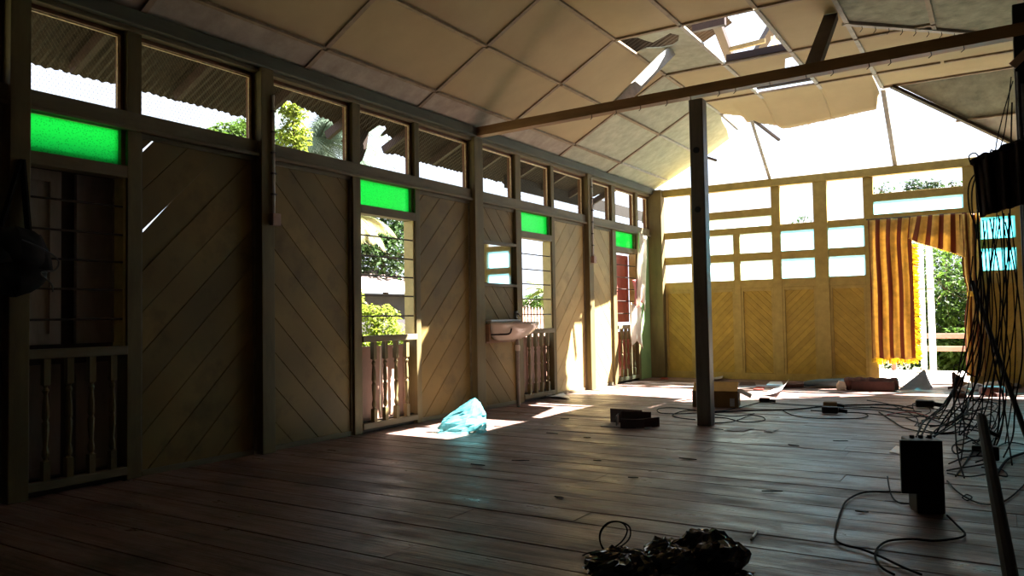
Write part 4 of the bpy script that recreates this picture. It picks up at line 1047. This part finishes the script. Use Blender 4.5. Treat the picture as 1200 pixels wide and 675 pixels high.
# ------------------------------------------------------------------ outside: deck, rails, posts
b = MB(); x = 2.4
while x < 7.4: b.box(x, x+.145, YF+.09, 16.2, -.12, -.05); x += .15
o = b.build('deck', 'deck'); o['kind'] = 'structure'
t = thing('deck_railing', 'low pinkish brown railing along the outer edge of the sunny deck', 'railing', (4.8,16.1,0))
za, zb = at(1110,394,1,16.1).z, at(1110,409,1,16.1).z
part('top_rail', 'deck_rail', t, lambda b: b.box(3.2, 7.3, 16.06, 16.14, za-.04, za+.05), bevel=.01)
part('bottom_rail', 'deck_rail', t, lambda b: b.box(3.2, 7.3, 16.06, 16.14, zb-.04, zb+.05), bevel=.01)
for x in (3.3, 5.9, 7.2): part('rail_post', 'deck_rail', t, lambda b: b.box(x-.04, x+.04, 16.06, 16.14, -.06, za+.05))
for px, lab, w in ((1082,'white porch post nearer the curtain fringe, outside the doorway',.09),(1092.5,'white porch post standing right of its twin outside the doorway',.10)):
    p = at(px, 396, 1, 15.7); q = at(px-2.0, 285, 1, 15.7)
    t = thing('porch_post', lab, 'post', (p.x,15.7,-.05), 'white porch posts')
    part('shaft', 'white', t, lambda b: b.bar((p.x,15.7,-.05), (p.x,15.7,q.z+.2), w, w), bevel=.008)
    part('collar', 'grey_sheet', t, lambda b: b.box(p.x-w*.53, p.x+w*.53, 15.7-w*.53, 15.7+w*.53, 1.42, 1.45))

# ------------------------------------------------------------------ plants
def leaf_mesh(pos, size, rng, droop=.3):
    vs, fs = [], []
    for p in pos:
        a = rng.uniform(0, 2*math.pi); el = rng.uniform(-.9, .5); s_ = size*rng.uniform(.6, 1.35)
        d = V((math.cos(a)*math.cos(el), math.sin(a)*math.cos(el), math.sin(el)))
        sd = d.cross(V((rng.uniform(-.4,.4), rng.uniform(-.4,.4), 1))).normalized(); n = sd.cross(d)
        b0 = len(vs)
        vs += [p, p+d*.45*s_+sd*.24*s_+n*.05*s_, p+d*s_-n*.12*s_, p+d*.45*s_-sd*.24*s_+n*.05*s_, p+d*.5*s_]
        fs += [(b0,b0+1,b0+4),(b0+1,b0+2,b0+4),(b0+2,b0+3,b0+4),(b0+3,b0,b0+4)]
    return vs, fs
def tree(name, lab, cat, base, blobs, n, leaf, mt, group, seed, trunk=.12):
    rng = random.Random(seed); base = V(base)
    t = thing(name, lab, cat, base, group)
    tot = sum(b_[1]**2 for b_ in blobs); b = MB()
    br = MB()
    top = max(blobs, key=lambda q: q[0][2])[0]
    ctr = sum((V(q[0]) for q in blobs), V())/len(blobs)
    br.tube(smooth_path([base, base.lerp(V((ctr.x,ctr.y,ctr.z)), .5)+V((.08,.05,0)), ctr]), [trunk*(1-.6*k/12) for k in range(13)], 8)
    for c, rad in blobs:
        c = V(c); br.tube(smooth_path([ctr, ctr.lerp(c, .6)+V((0,0,-.1*rad)), c]), [trunk*.4*(1-.7*k/12) for k in range(13)], 6)
        k = int(n*rad*rad/tot); pos = []
        for i in range(14):
            d = V((rng.gauss(0,1), rng.gauss(0,1), rng.gauss(0,1))).normalized(); e = c+d*rad*.9
            br.tube([c, c.lerp(e, .5)+V((0,0,.06*rad)), e], [trunk*.13,trunk*.09,trunk*.04], 5)
        while len(pos) < k:
            d = V((rng.gauss(0,1), rng.gauss(0,1), rng.gauss(0,1))).normalized()*rad*rng.random()**.33
            cl = noise.noise(d*(2.4/rad)+V((seed,seed*.3,0)))
            if cl < -.12: continue
            pos.append(c+V((d.x,d.y,d.z*.85)))
        b.add(*leaf_mesh(pos, leaf, rng))
    br.build('trunk', 'bark', t, smooth=True)
    b.build('foliage', mt, t)
    return t
def palm(lab, base, top, nfr, L, mt, seed, group='palms outside the left windows'):
    rng = random.Random(seed); base, top = V(base), V(top)
    t = thing('palm_tree', lab, 'palm', base, group)
    part('trunk', 'bark', t, lambda b: b.tube(smooth_path([base, base.lerp(top, .5)+V((.15,0,0)), top]), [.14-.05*k/12 for k in range(13)], 10), smooth=True)
    for k in range(nfr):
        a = 2*math.pi*k/nfr+rng.uniform(-.2,.2); el = rng.uniform(-.1, 1.1); ln = L*rng.uniform(.8,1.1); pts = []
        p = top.copy(); d = V((math.cos(a)*math.cos(el), math.sin(a)*math.cos(el), math.sin(el)))
        for i in range(15):
            pts.append(p.copy()); p += d*ln/14; d = (d+V((0,0,-.13))).normalized()
        b = MB(); b.tube(pts, [.022*(1-.85*i/14) for i in range(15)], 5)
        for i in range(1, 15):
            for f in (0, .2, .4, .6, .8):
                q = pts[i-1].lerp(pts[i], f); dd = (pts[i]-pts[i-1]).normalized(); sd = dd.cross(V((0,0,1))).normalized(); m_ = (i+f)/14
                l_ = L*.34*math.sin(math.pi*min(1, .15+.8*m_))*rng.uniform(.8,1.1)
                for sg in (1, -1):
                    e = q+(sd*sg*.75+dd*.55+V((0,0,-.35))).normalized()*l_; w = dd*.014
                    b.add([q-w, q+w, q.lerp(e, .6)+w*.9+V((0,0,.03)), e, q.lerp(e, .6)-w*.9+V((0,0,.03))], [(0,1,2,4),(4,2,3)])
        b.build('frond', mt, t)
    return t
def px_at(x, y, depth): return at(x, y, 0, depth)
GT = 'trees outside'
# through the first open window
c1 = px_at(452,300,-9); tree('leafy_tree', 'dark green tree behind the pinkish roof, seen through the first open window', 'tree', (c1.x,c1.y,-.7), [((c1.x,c1.y-.2,c1.z),1.0),((c1.x,c1.y-1.0,c1.z+.3),.8),((c1.x-.3,c1.y+.9,c1.z+.6),.9),((c1.x-.6,c1.y+.4,c1.z+1.0),.8)], 5200, .17, 'leaf_d', GT, 3)
c2 = px_at(447,384,-4.2); tree('leafy_bush', 'yellow green bush outside the first open window', 'bush', (c2.x,c2.y,-.7), [((c2.x,c2.y,c2.z-.15),.42),((c2.x+.1,c2.y+.25,c2.z-.35),.40),((c2.x,c2.y-.3,c2.z-.4),.42),((c2.x,c2.y-.35,c2.z+.25),.22),((c2.x,c2.y+.1,c2.z+.2),.25),((c2.x-.2,c2.y-.5,c2.z+.55),.2)], 3600, .10, 'leaf_y', GT, 5, .05)
p = px_at(425,262,-8.0); palm('pale palm spreading across the top of the first open window', (p.x,p.y-.5,-.7), (p.x,p.y-.5,p.z+.05), 19, 1.35, 'palm_y', 4)
# through the clerestory panes
p = px_at(372,170,-8.0); palm('tall blue grey palm seen through the third high mesh window', (p.x,p.y,-.7), (p.x,p.y,p.z), 18, 2.0, 'leaf_b', 8)
c3 = px_at(343,160,-7.0); tree('leafy_tree', 'slim yellow green tree beside the tall palm, in the third high mesh window', 'tree', (c3.x,c3.y,-.7), [((c3.x,c3.y,c3.z),.34),((c3.x,c3.y,c3.z+.5),.28),((c3.x,c3.y+.1,c3.z-.6),.36)], 1500, .13, 'leaf_y', GT, 9, .06)
c4 = px_at(275,160,-8.0); tree('leafy_tree', 'green tree seen low in the second high mesh window', 'tree', (c4.x,c4.y,-.7), [((c4.x,c4.y-.1,c4.z-.15),.5),((c4.x,c4.y-.6,c4.z-.3),.42),((c4.x,c4.y+.5,c4.z+.1),.5)], 2200, .14, 'leaf', GT, 12, .08)
# through the second open window
c5 = px_at(626,352,-10); tree('leafy_tree', 'low green tree behind the fence, seen through the window by the basin', 'tree', (c5.x,c5.y,-.7), [((c5.x,c5.y,c5.z-.1),.5),((c5.x,c5.y-.7,c5.z-.3),.5),((c5.x,c5.y+.7,c5.z-.25),.5)], 2200, .14, 'leaf', GT, 14, .07)
p = px_at(637,338,-9); palm('small palm beyond the fence, seen through the window by the basin', (p.x,p.y+.2,-.7), (p.x,p.y+.2,p.z-.15), 12, .9, 'palm', 15)
# fence and neighbour houses
a0, a1 = px_at(606,352,-6), px_at(660,354,-6)
t = thing('picket_fence', 'pinkish picket fence outside the window by the basin', 'fence', (-6,(a0.y+a1.y)/2,-.7))
part('rail', 'fence', t, lambda b: [b.box(-6.03,-6.0,a0.y-2,a1.y+2,z,z+.07) for z in (.35,1.0)])
y = a0.y-2
while y < a1.y+2:
    part('picket', 'fence', t, lambda b: b.prism([(-6.0,y,-.7),(-6.0,y+.09,-.7),(-6.0,y+.09,1.25),(-6.0,y+.045,1.34),(-6.0,y,1.25)], (.025,0,0))); y += .17
def house(lab, x, y0, y1, ze, zr, wall):
    t = thing('neighbour_house', lab, 'house', (x-1.5,(y0+y1)/2,-.7), 'houses beyond the left wall')
    part('walls', wall, t, lambda b: b.box(x-4, x-.35, y0+.3, y1-.3, -.75, ze-.02))
    part('roof', 'pink_roof', t, lambda b: b.loft([(x,y0,ze),(x,y1,ze),(x,y1,ze+.05),(x,y0,ze+.05)], [(x-2.2,y0,zr),(x-2.2,y1,zr),(x-2.2,y1,zr+.05),(x-2.2,y0,zr+.05)]))
    part('window', 'house_wall', t, lambda b: b.box(x-.36, x-.33, (y0+y1)/2-.4, (y0+y1)/2+.4, .2, 1.0))
p = px_at(470,343,-7.5); q = px_at(470,318,-9.7)
house('low house with a pinkish roof behind the yellow green bush', -7.5, p.y-2.2, p.y+1.6, p.z, q.z, 'house_wall')
p = px_at(625,362,-12); q = px_at(625,350,-14)
house('far house with a pinkish roof behind the picket fence', -12, p.y-2.5, p.y+2.5, p.z, q.z, 'house_wall')
# greenery beyond the deck
for k, (px, py, yy, rad, mt, lab) in enumerate(((1108,340,18.6,1.15,'leaf','broad green bush filling the doorway view'),(1128,312,20.4,1.25,'leaf_d','tall green bush at the right of the doorway view'),
        (1078,330,21.4,1.4,'leaf_d','dark bush behind the white porch posts'),(1122,402,17.2,.35,'leaf','small low bush right behind the deck railing'),(1172,350,19.2,1.2,'leaf_d','dark bush behind the aqua panes right of the doorway'))):
    c = at(px, py, 1, yy)
    tree('leafy_bush', lab, 'bush', (c.x,c.y,-.7), [((c.x,c.y,c.z),rad),((c.x-.6*rad,c.y+.3,c.z-.7*rad),rad*.8),((c.x+.7*rad,c.y,c.z-.6*rad),rad*.8),((c.x+.1,c.y+.2,c.z-1.3*rad),rad*.8)], 5200, .14, mt, 'bushes beyond the deck', 30+k, .06)
for k, (px, py, sz, lab) in enumerate(((925,262,1.6,'distant treetop low in the third open far bay'),(1052,222,1.5,'distant treetop in the wide top opening, nearer the long batten'),(1083,216,1.0,'distant treetop in the middle of the wide top opening'),(1104,220,1.3,'distant treetop at the right of the wide top opening'))):
    c = at(px, py, 1, 30)
    tree('distant_tree', lab, 'tree', (c.x,c.y,-.7), [((c.x-.35*sz,c.y,c.z),.30*sz),((c.x+.3*sz,c.y,c.z-.05),.28*sz),((c.x,c.y,c.z-.55*sz),.36*sz)], 300, .17, 'leaf_d', 'distant treetops', 50+k, .09)

# ------------------------------------------------------------------ light
w = bpy.data.worlds.new('sky'); sc.world = w; w.use_nodes = True
bg = w.node_tree.nodes['Background']; bg.inputs['Color'].default_value = (.80,.87,1.0,1); bg.inputs['Strength'].default_value = 2.2
sd = bpy.data.lights.new('sun', 'SUN'); sd.energy = 95; sd.angle = .0093; sd.color = (1,.95,.86)
so = bpy.data.objects.new('sun', sd); COL.objects.link(so)
so.rotation_euler = V((-2.16,-2.35,-4.06)).to_track_quat('-Z', 'Y').to_euler(); so.location = (6,16,12)
sc.view_settings.view_transform = 'Standard'; sc.view_settings.look = 'None'; sc.view_settings.gamma = 1; sc.view_settings.exposure = -0.22
sc.view_settings.use_curve_mapping = False
sc.cycles.max_bounces = 10; sc.cycles.diffuse_bounces = 6; sc.cycles.transparent_max_bounces = 12
sc.cycles.sample_clamp_indirect = 8
